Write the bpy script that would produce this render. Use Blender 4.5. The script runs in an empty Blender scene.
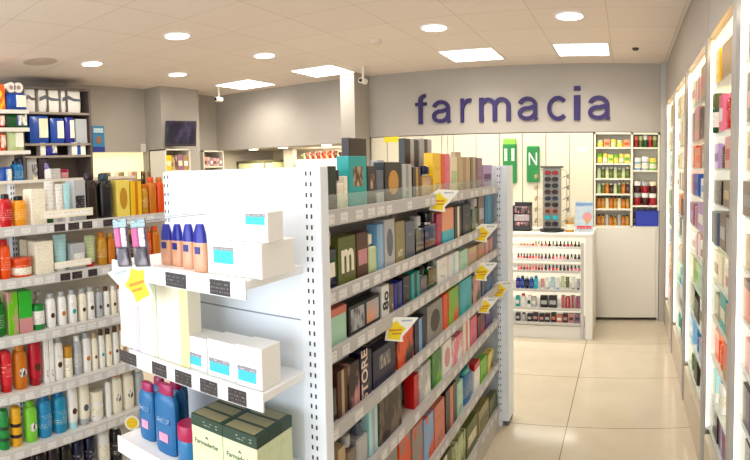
import bpy, math, random
from mathutils import Matrix, Vector
random.seed(7)
SC = bpy.context.scene
COL = SC.collection
PI = math.pi
EYE = 1.6                      # camera height

# ------------------------------------------------------------------ camera
F, V0, YAW, PITCH, ROLL = 548.3, 197.13, 0.4588, -0.05276, 0.01892
ROT = Matrix.Rotation(YAW, 3, 'Z') @ Matrix.Rotation(PITCH, 3, 'X') @ Matrix.Rotation(ROLL, 3, 'Y')
cd = bpy.data.cameras.new('camera')
cd.type = 'PANO'               # the photograph is a swept (cylindrical) picture
cd.panorama_type = 'CENTRAL_CYLINDRICAL'
cd.central_cylindrical_range_u_min = -375 / F
cd.central_cylindrical_range_u_max = 375 / F
cd.central_cylindrical_range_v_min = -(460 - V0) / F
cd.central_cylindrical_range_v_max = V0 / F
cd.central_cylindrical_radius = 1.0
cd.clip_start = 0.02
cam = bpy.data.objects.new('camera', cd)
COL.objects.link(cam)
r, f, u = ROT.col[0], ROT.col[1], ROT.col[2]
cam.matrix_world = Matrix(((r.x, u.x, -f.x, 0), (r.y, u.y, -f.y, 0), (r.z, u.z, -f.z, EYE), (0, 0, 0, 1)))
SC.camera = cam

def ray(x, y):
    a = (x - 375) / F
    return ROT @ Vector((math.sin(a), math.cos(a), -(y - V0) / F))
def at_x(x, y, X):
    d = ray(x, y); return d * (X / d.x) + Vector((0, 0, EYE))
def at_y(x, y, Y):
    d = ray(x, y); return d * (Y / d.y) + Vector((0, 0, EYE))
def at_z(x, y, Z):
    d = ray(x, y); return d * ((Z - EYE) / d.z) + Vector((0, 0, EYE))

# ------------------------------------------------------------------ colours and materials
PAL = dict(white='f6f5f2', cream='f2ead0', ivory='f8f3e2', grey='a5a29c', silver='c4c6c8', slate='6d7787', charcoal='3b3a3c', black='161417',
           red='cf1f24', crimson='b5122b', maroon='5b1a22', pink='ec86a2', magenta='c21f6b', rose='d9a3a5', salmon='e08f78', peach='f0b08a',
           orange='ee6a1a', amber='d68a1c', gold='cfa13a', yellow='f4cf1d', lemon='f2e07a', tan='b99a6c', beige='cdb997', taupe='8d7c6d',
           brown='6b4227', umber='3d261d', olive='77803a', lime='86cc2c', green='178a3a', emerald='0d6a35', pine='1f3d31', mint='bfe3cf',
           teal='18b4b4', turquoise='35c3d4', aqua='bfe9ee', blue='1d62b8', azure='2388bd', sky='8fc0e6', navy='1c2350', indigo='3a3fae',
           violet='5a3a8f', purple='6a2f74', plum='3c1a33', lilac='c0a5d4', mauve='a9829b', skin='e7b79b', khaki='a79c6e', lightgreen='cfdcae')
def lin(h):
    o = []
    for i in (0, 2, 4):
        c = int(h[i:i + 2], 16) / 255
        o.append(c / 12.92 if c <= .04045 else ((c + .055) / 1.055) ** 2.4)
    return (*o, 1)
def colour(c):
    q = lin(PAL.get(c, c))
    return (*(v ** 1.3 for v in q[:3]), 1) if c in PAL else q        # packaging inks, full strength
MATS = {}
def base_mat(key):
    m = bpy.data.materials.new(key); m.use_nodes = True
    return m, m.node_tree.nodes['Principled BSDF'], m.node_tree
def mat(c, rough=.4, metal=0., coat=0.):
    k = ('m', c, rough, metal, coat)
    if k not in MATS:
        m, b, t = base_mat('%s_paint' % c)
        b.inputs['Base Color'].default_value = colour(c)
        b.inputs['Roughness'].default_value = rough
        b.inputs['Metallic'].default_value = metal
        b.inputs['Coat Weight'].default_value = coat
        MATS[k] = m
    return MATS[k]
def glow(c, s):
    k = ('g', c, s)
    if k not in MATS:
        m, b, t = base_mat('%s_glow' % c)
        b.inputs['Base Color'].default_value = colour(c)
        b.inputs['Emission Color'].default_value = colour(c)
        b.inputs['Emission Strength'].default_value = s
        MATS[k] = m
    return MATS[k]
def math_node(t, op, a, b=None):
    n = t.nodes.new('ShaderNodeMath'); n.operation = op
    for i, v in enumerate((a, b)):
        if v is None: continue
        if isinstance(v, (int, float)): n.inputs[i].default_value = v
        else: t.links.new(v, n.inputs[i])
    return n.outputs[0]
def printed(c, ink, rough=.35, pitch=.008):
    """card printed with rows of small marks: rows along z, broken up along x"""
    k = ('p', c, ink, rough, pitch)
    if k not in MATS:
        m, b, t = base_mat('%s_print' % c)
        tc = t.nodes.new('ShaderNodeTexCoord'); sp = t.nodes.new('ShaderNodeSeparateXYZ')
        t.links.new(tc.outputs['Object'], sp.inputs[0])
        zz = math_node(t, 'DIVIDE', sp.outputs[2], pitch)
        line = math_node(t, 'LESS_THAN', math_node(t, 'FRACT', zz), .38)
        cb = t.nodes.new('ShaderNodeCombineXYZ')
        xy = math_node(t, 'ADD', sp.outputs[0], sp.outputs[1])
        t.links.new(math_node(t, 'MULTIPLY', xy, 300.), cb.inputs[0])
        t.links.new(math_node(t, 'MULTIPLY', math_node(t, 'FLOOR', zz), 7.3), cb.inputs[1])
        nz = t.nodes.new('ShaderNodeTexNoise'); nz.inputs['Scale'].default_value = 1.; nz.inputs['Detail'].default_value = 0
        t.links.new(cb.outputs[0], nz.inputs['Vector'])
        w = math_node(t, 'MULTIPLY', line, math_node(t, 'GREATER_THAN', nz.outputs[0], .54))
        mx = t.nodes.new('ShaderNodeMixRGB')
        mx.inputs[1].default_value = colour(c); mx.inputs[2].default_value = colour(ink)
        t.links.new(math_node(t, 'MULTIPLY', w, .55), mx.inputs[0])
        t.links.new(mx.outputs[0], b.inputs['Base Color'])
        b.inputs['Roughness'].default_value = rough
        MATS[k] = m
    return MATS[k]
def art(c1, c2, scale=16., rough=.3):
    """packaging artwork: soft blotches of two inks"""
    k = ('a', c1, c2, scale)
    if k not in MATS:
        m, b, t = base_mat('%s_artwork' % c1)
        tc = t.nodes.new('ShaderNodeTexCoord')
        nz = t.nodes.new('ShaderNodeTexNoise'); nz.inputs['Scale'].default_value = scale; nz.inputs['Detail'].default_value = 3
        mp = t.nodes.new('ShaderNodeMapping'); mp.inputs['Scale'].default_value = (1.6, 1.6, .7)
        t.links.new(tc.outputs['Object'], mp.inputs[0]); t.links.new(mp.outputs[0], nz.inputs['Vector'])
        rp = t.nodes.new('ShaderNodeValToRGB')
        rp.color_ramp.elements[0].position = .47; rp.color_ramp.elements[0].color = colour(c1)
        rp.color_ramp.elements[1].position = .62; rp.color_ramp.elements[1].color = colour(c2)
        t.links.new(nz.outputs[0], rp.inputs[0]); t.links.new(rp.outputs[0], b.inputs['Base Color'])
        b.inputs['Roughness'].default_value = rough
        MATS[k] = m
    return MATS[k]
def clear(c, keep=.75, rough=.05):
    k = ('c', c, keep)
    if k not in MATS:
        m, b, t = base_mat('%s_clear' % c)
        b.inputs['Base Color'].default_value = colour(c); b.inputs['Roughness'].default_value = rough
        tr = t.nodes.new('ShaderNodeBsdfTransparent'); mx = t.nodes.new('ShaderNodeMixShader')
        tr.inputs[0].default_value = (.96, 1, .98, 1)
        mx.inputs[0].default_value = keep
        t.links.new(b.outputs[0], mx.inputs[1]); t.links.new(tr.outputs[0], mx.inputs[2])
        t.links.new(mx.outputs[0], t.nodes['Material Output'].inputs[0])
        MATS[k] = m
    return MATS[k]

# ------------------------------------------------------------------ mesh building
class MB:
    def __init__(s): s.v, s.f, s.m = [], [], []
    def add(s, vs, fs, mi=0):
        o = len(s.v); s.v += [tuple(p) for p in vs]
        s.f += [tuple(i + o for i in q) for q in fs]; s.m += [mi] * len(fs)
        return s
    def box(s, x0, x1, y0, y1, z0, z1, c=0., mi=0):
        if x0 > x1: x0, x1 = x1, x0
        if y0 > y1: y0, y1 = y1, y0
        if c <= 0:
            vs = [(x, y, z) for z in (z0, z1) for y in (y0, y1) for x in (x0, x1)]
            return s.add(vs, [(0, 2, 3, 1), (4, 5, 7, 6), (0, 1, 5, 4), (2, 6, 7, 3), (0, 4, 6, 2), (1, 3, 7, 5)], mi)
        c = min(c, (x1 - x0) * .4, (y1 - y0) * .4, (z1 - z0) * .4)
        vs, ix = [], {}
        X, Y, Z = (x0, x1), (y0, y1), (z0, z1)
        for i in (0, 1):
            for j in (0, 1):
                for k in (0, 1):
                    for a in (0, 1, 2):
                        p = [X[i], Y[j], Z[k]]
                        for b, e in enumerate((i, j, k)):
                            if b != a: p[b] += c if e == 0 else -c
                        ix[i, j, k, a] = len(vs); vs.append(p)
        fs = []
        def key(a, e, b, eb, c_, ec):
            q = [0, 0, 0]; q[a] = e; q[b] = eb; q[c_] = ec; return tuple(q)
        for a in (0, 1, 2):
            b, c_ = (a + 1) % 3, (a + 2) % 3
            for e in (0, 1):
                q = [ix[key(a, e, b, p, c_, w) + (a,)] for p, w in ((0, 0), (1, 0), (1, 1), (0, 1))]
                fs.append(q if e else q[::-1])
            for eb in (0, 1):                          # edges along a
                for ec in (0, 1):
                    l, h = key(a, 0, b, eb, c_, ec), key(a, 1, b, eb, c_, ec)
                    q = [ix[l + (b,)], ix[h + (b,)], ix[h + (c_,)], ix[l + (c_,)]]
                    fs.append(q if (eb + ec) % 2 else q[::-1])
        for i in (0, 1):
            for j in (0, 1):
                for k in (0, 1):
                    q = [ix[i, j, k, a] for a in (0, 1, 2)]
                    fs.append(q if (i + j + k) % 2 else q[::-1])
        return s.add(vs, fs, mi)
    def lathe(s, prof, cx=0, cy=0, sx=1, sy=1, seg=16, p=2., mi=0, axis='z', z0=0):
        """profile of (radius, height); section a superellipse; ends closed"""
        vs, fs = [], []
        for (rr, z) in prof:
            for k in range(seg):
                t = 2 * PI * k / seg
                c, n = math.cos(t), math.sin(t)
                x = math.copysign(abs(c) ** (2 / p), c) * rr * sx; y = math.copysign(abs(n) ** (2 / p), n) * rr * sy
                vs.append((cx + x, cy + y, z + z0) if axis == 'z' else ((cx + x, z + z0, cy + y) if axis == 'y' else (z + z0, cx + x, cy + y)))
        for i in range(len(prof) - 1):
            for k in range(seg):
                a, b = i * seg + k, i * seg + (k + 1) % seg
                q = (a, b, b + seg, a + seg)
                fs.append(q if axis != 'y' else q[::-1])
        e0, e1 = tuple(range(seg))[::-1], tuple(range((len(prof) - 1) * seg, len(prof) * seg))
        fs += [e0, e1] if axis != 'y' else [e0[::-1], e1[::-1]]
        return s.add(vs, fs, mi)
    def prism(s, poly, a0, a1, axis='y', mi=0):
        """polygon (u,v) extruded along an axis: y -> (u,a,v), x -> (a,u,v), z -> (u,v,a)"""
        n = len(poly)
        if sum(poly[i][0] * poly[(i + 1) % n][1] - poly[(i + 1) % n][0] * poly[i][1] for i in range(n)) < 0: poly = poly[::-1]
        g = {'y': lambda u, v, a: (u, a, v), 'x': lambda u, v, a: (a, u, v), 'z': lambda u, v, a: (u, v, a)}[axis]
        vs = [g(u, v, a0) for u, v in poly] + [g(u, v, a1) for u, v in poly]
        fs = [tuple(range(n))[::-1], tuple(range(n, 2 * n))] + [(i, (i + 1) % n, (i + 1) % n + n, i + n) for i in range(n)]
        if axis == 'y': fs = [q[::-1] for q in fs]
        return s.add(vs, fs, mi)
    def tube(s, pts, rad, seg=8, mi=0):
        pts = [Vector(p) for p in pts]; vs, fs = [], []
        for i, p in enumerate(pts):
            d = (pts[min(i + 1, len(pts) - 1)] - pts[max(i - 1, 0)]).normalized()
            a = d.cross(Vector((0, 0, 1)) if abs(d.z) < .9 else Vector((1, 0, 0))).normalized(); b = d.cross(a)
            for k in range(seg):
                t = 2 * PI * k / seg
                vs.append(p + a * math.cos(t) * rad + b * math.sin(t) * rad)
        for i in range(len(pts) - 1):
            for k in range(seg):
                q = i * seg + k, i * seg + (k + 1) % seg
                fs.append((q[0], q[0] + seg, q[1] + seg, q[1]))
        fs += [tuple(range(seg)), tuple(range((len(pts) - 1) * seg, len(pts) * seg))[::-1]]
        return s.add(vs, fs, mi)
    def obj(s, name, mats, parent=None, smooth=True, loc=None, rz=0):
        me = bpy.data.meshes.new(name)
        me.from_pydata(s.v, [], s.f)
        for m in (mats if isinstance(mats, (list, tuple)) else [mats]): me.materials.append(m)
        me.polygons.foreach_set('material_index', s.m)
        if smooth:
            me.polygons.foreach_set('use_smooth', [True] * len(s.f))
            me.set_sharp_from_angle(angle=.6)
        o = bpy.data.objects.new(name, me); COL.objects.link(o)
        if parent: o.parent = parent
        if loc is not None: o.location = loc
        if rz: o.rotation_euler.z = rz
        return o
LABELS = {}
def tag(o, label, cat, group=None):
    o['label'] = label; o['category'] = cat
    if group: o['group'] = group
    LABELS.setdefault(label, []).append(o)
    return o
def thing(name, label, cat, loc=(0, 0, 0), rz=0, group=None):
    o = bpy.data.objects.new(name, None); COL.objects.link(o); o.empty_display_size = .05
    o.location = loc; o.rotation_euler = (0, 0, rz)
    return tag(o, label, cat, group)
def struct(o):
    o['kind'] = 'structure'; return o
def text(body, size, m, parent, loc, rot, name='lettering', depth=.0006, align='CENTER', sx=1., bold=0.):
    cu = bpy.data.curves.new(name, 'FONT'); cu.body = body; cu.size = size; cu.extrude = depth; cu.align_x = align; cu.align_y = 'CENTER'; cu.offset = bold
    t = bpy.data.objects.new(name, cu); COL.objects.link(t)
    bpy.context.view_layer.update()
    me = bpy.data.meshes.new_from_object(t.evaluated_get(bpy.context.evaluated_depsgraph_get()))
    bpy.data.objects.remove(t); bpy.data.curves.remove(cu)
    me.materials.clear(); me.materials.append(m)
    o = bpy.data.objects.new(name, me); COL.objects.link(o)
    if parent: o.parent = parent
    o.location = loc; o.rotation_euler = rot; o.scale = (sx, 1, 1)
    return o
ORD = 'first second third fourth fifth sixth seventh eighth ninth tenth eleventh twelfth thirteenth fourteenth fifteenth sixteenth seventeenth eighteenth nineteenth twentieth'.split()
ORD += ['twenty-' + o for o in ORD[:9]] + ['thirtieth']

# ------------------------------------------------------------------ products: local frame, front towards -y, base at z = 0
NICE = dict(pine='dark green', emerald='deep green', umber='dark brown', plum='dark plum', ivory='ivory', skin='tan-coloured', azure='bright blue', lightgreen='pale green',
            lime='lime green', mint='pale mint', aqua='pale aqua', lemon='pale yellow', charcoal='dark grey', slate='slate blue')
def nice(c): return NICE.get(c, c)
PHR = dict(w='window', b='base', t='top', s='stripe', o='oval emblem', x='label', k='cap', l='lid', a='artwork')
DEEP = set('umber black charcoal navy plum maroon pine emerald indigo violet purple brown slate teal blue crimson red orange amber olive'.split())
def mk_box(p, w, d, h, c1, c2, st, coat=0.):
    body = art(c1, c2) if st == 'a' else (printed(c1, c2 or 'grey') if st == 'p' else mat(c1, .32))
    MB().box(-w / 2, w / 2, -d / 2, d / 2, 0, h, .0016).obj('carton_body', body, p, False)
    e = .0007
    if st == '-' and c2 and p.get('category') == 'box' and h > .05:
        MB().box(-w * .34, w * .34, -d / 2 - e, -d / 2, h * .60, h * .70).obj('brand_strip', printed(c1, 'ivory' if c1 in DEEP else 'umber', pitch=h * .035), p, False)
        MB().box(-w * .22, w * .22, -d / 2 - e, -d / 2, h * .14, h * .30).obj('print_patch', art(c1, 'taupe' if c1 not in ('taupe', 'khaki') else 'ivory', 60), p, False)
    if st == 'w': MB().box(-w * .26, w * .26, -d / 2 - e, -d / 2, h * .42, h * .8).obj('window', art(c2, 'beige' if c2 != 'beige' else 'grey', 40), p, False)
    elif st == 'b': MB().box(-w / 2 - e, w / 2 + e, -d / 2 - e, d / 2 + e, 0, h * .36, .0012).obj('base_band', mat(c2, .32), p, False)
    elif st == 't': MB().box(-w / 2 - e, w / 2 + e, -d / 2 - e, d / 2 + e, h * .78, h + e, .0012).obj('lid', mat(c2, .32), p, False)
    elif st == 's': MB().box(-w * .13, w * .13, -d / 2 - e, -d / 2, .002, h - .002).obj('stripe', mat(c2, .32), p, False)
    elif st == 'o': MB().lathe([(1, 0), (1, e)], 0, h * .5, w * .3, h * .3, 20, axis='y', z0=-d / 2 - e).obj('oval_emblem', mat(c2, .3), p)
    elif st == 'x':
        MB().box(-w * .38, w * .38, -d / 2 - e, -d / 2, h * .28, h * .62).obj('label_panel', printed(c2, 'charcoal' if c2 not in ('black', 'charcoal', 'navy') else 'silver', pitch=max(.006, h * .06)), p, False)
def mk_picture(p, w, d, h, c1, c2, st):
    """display carton: dark frame with two pictured panes"""
    MB().box(-w / 2, w / 2, -d / 2, d / 2, 0, h, .0016).obj('carton_body', mat(c1, .3), p, False)
    for s in (-1, 1):
        MB().box(s * w * .24 - w * .2, s * w * .24 + w * .2, -d / 2 - .0008, -d / 2, h * .12, h * .88).obj('picture_pane', art(c2, 'umber' if s < 0 else 'peach', 26), p, False)
def mk_bottle(p, w, d, h, c1, c2, st):
    """shampoo bottle: flat oval body with shoulders, cap on top, wrapped label"""
    rx, ry = w / 2, min(d, w) / 2
    sx, sy = rx, ry
    if st == 'c':                                    # cone-capped bottle
        MB().lathe([(.86, 0), (.97, .006), (1, h * .3), (.96, h * .56), (.9, h * .62)], 0, 0, sx, sy, 18, 2.4).obj('bottle_body', mat(c1, .25), p)
        MB().lathe([(.93, h * .615), (.93, h * .63), (.86, h * .8), (.62, h * .95), (.5, h)], 0, 0, sx, sy, 16, 2.2).obj('cap', mat(c2, .3), p)
        return
    MB().lathe([(.86, 0), (.97, .012), (1, h * .3), (1, h * .66), (.96, h * .76), (.82, h * .83), (.6, h * .86)], 0, 0, sx, sy, 18, 2.6).obj('bottle_body', mat(c1, .25), p)
    MB().lathe([(.62, h * .85), (.66, h * .86), (.64, h * .975), (.54, h)], 0, 0, sx, sy, 16, 2.2).obj('cap', mat(c2 or c1, .3), p)
    if st == 'x':
        MB().lathe([(1.012, h * .22), (1.012, h * .56)], 0, 0, sx, sy, 18, 2.6).obj('label_wrap', printed('ivory' if c1 in ('white', 'ivory') else (c1 if w > .03 else 'white'), 'slate' if c1 in ('white', 'ivory') else ('ivory' if w > .03 else c1), pitch=.010), p)
    elif st == 'd':
        MB().lathe([(1, 0), (1, .0012)], 0, h * .36, sx * .42, sx * .5, 14, axis='y', z0=-sy - .0010).obj('badge', mat(random.choice(['brown', 'teal', 'slate', 'charcoal', 'amber']), .4), p)
        MB().box(-sx * .55, sx * .55, -sy - .0004, -sy + .003, h * .55, h * .60).obj('brand_strip', printed(c1, 'slate', pitch=.006), p, False)
    elif st == 'f':
        MB().lathe([(1, 0), (1, .0012)], 0, h * .38, sx * .55, sx * .62, 14, axis='y', z0=-sy - .0010).obj('badge', art('white', 'brown', 60), p)
def mk_inverted(p, w, d, h, c1, c2, st):
    """bottle standing on its cap"""
    sx, sy = w / 2, min(d, w) / 2
    MB().lathe([(.8, 0), (.84, .006), (.86, h * .14), (.8, h * .15)], 0, 0, sx, sy, 18, 2.4).obj('cap', mat(c2 or c1, .3), p)
    MB().lathe([(.86, h * .15), (.95, h * .2), (1, h * .5), (1, h * .8), (.92, h * .95), (.7, h)], 0, 0, sx, sy, 18, 2.6).obj('bottle_body', mat(c1, .25), p)
    if st == 'x':
        MB().lathe([(1.012, h * .38), (1.012, h * .7)], 0, 0, sx, sy, 18, 2.6).obj('label_wrap', printed(c1 if c1 != 'white' else 'ivory', 'ivory' if c1 != 'white' else 'slate', pitch=.010), p)
    elif st in ('d', 'f'):
        MB().lathe([(1, 0), (1, .0012)], 0, h * .42, sx * .46, sx * .55, 14, axis='y', z0=-sy - .0010).obj('badge', mat('brown' if st == 'f' else 'slate', .4), p)
def mk_can(p, w, d, h, c1, c2, st):
    rr = w / 2
    MB().lathe([(.94, 0), (1, .004), (1, h * .74), (.9, h * .76)], 0, 0, rr, rr, 18).obj('can_body', mat(c1, .25, .2), p)
    MB().lathe([(.92, h * .76), (.92, h * .93), (.8, h * .985), (.5, h)], 0, 0, rr, rr, 18).obj('cap', mat(c1, .35), p)
    for k in (.22, .5):
        MB().lathe([(1.015, h * k), (1.015, h * (k + .09))], 0, 0, rr, rr, 18).obj('label_band', mat(c2 or 'charcoal', .4), p)
def mk_pump(p, w, d, h, c1, c2, st):
    sx, sy = w / 2, min(w, d) / 2
    MB().lathe([(.9, 0), (1, .008), (1, h * .55), (.85, h * .64), (.4, h * .68)], 0, 0, sx, sy, 18, 2.6).obj('bottle_body', mat(c1, .25, 0, .3), p)
    m = MB().lathe([(.4, h * .68), (.4, h * .78), (.16, h * .79), (.16, h * .92)], 0, 0, sx, sx, 14)
    m.box(-sx * .3, sx * .3, -sx * .8, sx * .3, h * .92, h, .002).obj('pump_head', mat(c2 or 'white', .35), p)
    MB().lathe([(1.012, h * .15), (1.012, h * .5)], 0, 0, sx, sy, 18, 2.6).obj('label_wrap', printed('white' if c1 != 'white' else 'ivory', 'charcoal'), p)
def mk_tube(p, w, d, h, c1, c2, st):
    """squeeze tube on its cap, crimped flat at the top"""
    rr, seg = w / 2, 16
    ry0 = min(d / 2, rr * .7)
    MB().lathe([(.62, 0), (.64, h * .14)], 0, 0, rr, ry0, 16).obj('cap', mat(c2 or 'white', .35), p)
    m = MB(); vs, fs = [], []
    prof = [(.72, .64, .145), (.8, .8, .2), (.86, .8, .45), (.93, .5, .75), (1, .12, .93), (1, .1, 1)]
    for a, b, z in prof:
        for k in range(seg):
            t = 2 * PI * k / seg; vs.append((math.cos(t) * a * rr, math.sin(t) * b * ry0, z * h))
    for i in range(len(prof) - 1):
        for k in range(seg):
            a, b = i * seg + k, i * seg + (k + 1) % seg; fs.append((a, b, b + seg, a + seg))
    fs += [tuple(range(seg))[::-1], tuple(range((len(prof) - 1) * seg, len(prof) * seg))]
    m.add(vs, fs).obj('tube_body', printed(c1, 'silver' if c1 in ('white', 'ivory', 'aqua') else 'white', pitch=.016) if st == 'x' else mat(c1, .3), p)
def mk_jar(p, w, d, h, c1, c2, st):
    rr = w / 2
    MB().lathe([(.9, 0), (1, h * .08), (1, h * .6), (.93, h * .66)], 0, 0, rr, rr, 20).obj('jar_body', mat(c1, .25, 0, .3), p)
    MB().lathe([(.97, h * .64), (1, h * .68), (1, h * .94), (.92, h)], 0, 0, rr, rr, 20).obj('lid', mat(c2 or c1, .3), p)
    if st == 'x': MB().lathe([(1.012, h * .14), (1.012, h * .52)], 0, 0, rr, rr, 20).obj('label_wrap', printed('ivory', 'slate'), p)
def mk_scent(p, w, d, h, c1, c2, st):
    """perfume bottle: thick glass block, collar, cap"""
    d = min(d, w)
    MB().box(-w / 2, w / 2, -d / 2, d / 2, 0, h * .68, .004).obj('glass_body', mat(c1, .08, 0, .6), p, False)
    MB().lathe([(w * .16, h * .68), (w * .16, h * .74)], seg=14).obj('collar', mat('silver', .2, .9), p)
    MB().lathe([(w * .24, h * .74), (w * .25, h * .76), (w * .25, h * .97), (w * .22, h)], seg=16, p=3).obj('cap', mat(c2 or 'black', .15), p)
    if st == 'x': MB().box(-w * .3, w * .3, -d / 2 - .0007, -d / 2, h * .2, h * .45).obj('label_panel', mat('ivory', .4), p, False)
def mk_polish(p, w, d, h, c1, c2, st):
    rr = w / 2
    MB().lathe([(.85, 0), (1, h * .04), (1, h * .36), (.5, h * .44)], 0, 0, rr, rr, 10, 3).obj('polish_bottle', mat(c1, .12, 0, .5), p)
    MB().lathe([(.52, h * .43), (.55, h * .45), (.45, h)], 0, 0, rr, rr, 10).obj('cap', mat(c2 or 'black', .25), p)
def mk_pack(p, w, d, h, c1, c2, st):
    """soft plastic pack, bulging, with a printed front"""
    m = MB(); n = 7; vs, fs = [], []
    def pt(a, b, s):
        k = 1 - max(abs(a), abs(b)) ** 3
        return (a * w / 2 * (.96 + .04 * (1 - b * b)), s * d / 2 * (.62 + .38 * max(k, 0)), h / 2 + b * h / 2 * (.97 + .03 * (1 - a * a)))
    for s in (-1, 1):
        o = len(vs)
        for i in range(n):
            for j in range(n): vs.append(pt(-1 + 2 * j / (n - 1), -1 + 2 * i / (n - 1), s))
        for i in range(n - 1):
            for j in range(n - 1):
                q = (o + i * n + j, o + i * n + j + 1, o + (i + 1) * n + j + 1, o + (i + 1) * n + j)
                fs.append(q if s < 0 else q[::-1])
    rim = [j for j in range(n)] + [i * n + n - 1 for i in range(1, n)] + [(n - 1) * n + j for j in range(n - 2, -1, -1)] + [i * n for i in range(n - 2, 0, -1)]
    for k in range(len(rim)):
        a, b = rim[k], rim[(k + 1) % len(rim)]; fs.append((b, a, a + n * n, b + n * n))
    m.add(vs, fs).obj('pack_body', mat(c1, .3), p)
    if st == 'swoosh':
        q = MB()
        top = [(-.48, .62), (-.2, .72), (.1, .60), (.46, .58)]; bot = [(.46, .50), (.1, .48), (-.2, .56), (-.48, .46)]
        q.prism([(a * w, b * h) for a, b in top + bot], -d / 2 - .004, -d / 2 + .002).obj('swoosh', mat(c2, .35), p, False)
    else:
        MB().box(-w * .05, w * .42, -d / 2 - .003, -d / 2 + .004, h * .2, h * .88).obj('label_panel', art(c2, 'ivory', 12), p, False)
MAKE = dict(box=mk_box, pic=mk_picture, bot=mk_bottle, inv=mk_inverted, can=mk_can, pump=mk_pump, tube=mk_tube, jar=mk_jar, scent=mk_scent, pol=mk_polish, pack=mk_pack)
NOUN = dict(box='carton', pic='display carton', bot='bottle', inv='upturned bottle', can='spray can', pump='pump bottle', tube='tube', jar='jar', scent='perfume bottle', pol='nail polish', pack='soft pack')
NAME = dict(box='carton', pic='display_carton', bot='bottle', inv='bottle', can='spray_can', pump='pump_bottle', tube='tube', jar='jar', scent='perfume_bottle', pol='nail_polish_bottle', pack='soft_pack')
CAT = dict(box='box', pic='box', bot='bottle', inv='bottle', can='spray can', pump='bottle', tube='tube', jar='jar', scent='perfume', pol='nail polish', pack='pack')
def describe(kind, c1, c2, st, noun=None):
    n = noun or NOUN[kind]
    a = nice(c1)
    if not c2: return '%s %s' % (a, n)
    if kind in ('bot', 'inv', 'can', 'tube', 'scent', 'pol') and c2 != c1: return '%s %s with %s %s' % (a, n, nice(c2), 'band' if kind == 'can' else 'cap')
    if kind == 'jar' and c2 != c1: return '%s %s with %s lid' % (a, n, nice(c2))
    if kind == 'pump': return '%s %s with %s pump' % (a, n, nice(c2))
    if kind == 'box' and st in PHR: return ('%s and %s %s' % (a, nice(c2), n)) if st == 'a' else '%s %s with %s %s' % (a, n, nice(c2), PHR[st])
    if kind == 'pack' and st == 'swoosh': return '%s %s with %s swoosh' % (a, n, nice(c2))
    return '%s %s' % (a, n)
def product(kind, w, d, h, c1, c2, st, loc, rz, label, group, name=None, cat=None):
    t = thing(name or NAME[kind], label, cat or CAT[kind], loc, rz, group)
    MAKE[kind](t, w, d, h, c1, c2, st)
    return t
def parse(s):
    o = []
    for ln in s.strip().splitlines():
        q = ln.split('#')[0].split()
        if not q: continue
        c2 = q[5] if len(q) > 5 and q[5] != '-' else None
        ex = dict(e.split('=') for e in q[7:])
        o.append((q[0], float(q[1]), float(q[2]), float(q[3]), q[4], c2, q[6] if len(q) > 6 else '-', ex))
    return o
def shelf_row(spec, side, plane, z, where, group, depth=.07, nouns=None, first='from left'):
    """stand products along one shelf; side 'x+' faces +x, 'x-' faces -x, 'y' faces the camera (-y)"""
    out = []
    for i, (kind, x0, x1, yt, c1, c2, st, ex) in enumerate(parse(spec)):
        off = float(ex.get('back', 0))
        if side == 'y':
            Y = plane + off
            a, b = at_y(x0, yt + 18, Y), at_y(x1, yt + 18, Y); top = at_y((x0 + x1) / 2, yt, Y).z
            w = abs(b.x - a.x) * .96; d = float(ex.get('d', min(depth, w if kind != 'box' else depth)))
            loc = ((a.x + b.x) / 2, Y + d / 2, z); rz = 0
        else:
            X = plane - off if side == 'x+' else plane + off
            a, b = at_x(x0, yt + 18, X), at_x(x1, yt + 18, X); top = at_x((x0 + x1) / 2, yt, X).z
            w = abs(b.y - a.y) * .96; d = float(ex.get('d', min(depth, w if kind != 'box' else depth)))
            loc = (X - d / 2 if side == 'x+' else X + d / 2, (a.y + b.y) / 2, z); rz = PI / 2 if side == 'x+' else -PI / 2
        h = max(.03, top - z)
        n = (nouns or {}).get(kind)
        out.append(product(kind, w, d, h, c1, c2, st, loc, rz, '%s, %s %s, %s' % (describe(kind, c1, c2, st, n), ORD[i], first, where), '%ss on the %s' % ((n or NOUN[kind]), group)))
    return out
#SPLIT
# ------------------------------------------------------------------ the room
CEIL, YB, XR, XL = 2.65, 5.65, .40, -5.2
def floor_mat():
    m, b, t = base_mat('floor_tiles')
    tc = t.nodes.new('ShaderNodeTexCoord'); mp = t.nodes.new('ShaderNodeMapping')
    mp.inputs['Location'].default_value = (.356, -3.27, 0)
    t.links.new(tc.outputs['Object'], mp.inputs[0])
    br = t.nodes.new('ShaderNodeTexBrick'); br.offset = 0; br.inputs['Scale'].default_value = 1
    br.inputs['Brick Width'].default_value = .8; br.inputs['Row Height'].default_value = .8
    br.inputs['Mortar Size'].default_value = .0035; br.inputs['Mortar Smooth'].default_value = .3
    br.inputs['Color1'].default_value = lin('d5c9b3'); br.inputs['Color2'].default_value = lin('d1c4ad'); br.inputs['Mortar'].default_value = lin('8f7c5e')
    t.links.new(mp.outputs[0], br.inputs[0])
    nz = t.nodes.new('ShaderNodeTexNoise'); nz.inputs['Scale'].default_value = 5; nz.inputs['Detail'].default_value = 5
    t.links.new(tc.outputs['Object'], nz.inputs['Vector'])
    mx = t.nodes.new('ShaderNodeMixRGB'); mx.blend_type = 'SOFT_LIGHT'; mx.inputs[0].default_value = .25
    t.links.new(br.outputs[0], mx.inputs[1]); t.links.new(nz.outputs[0], mx.inputs[2])
    t.links.new(mx.outputs[0], b.inputs['Base Color']); b.inputs['Roughness'].default_value = .13
    return m
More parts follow.
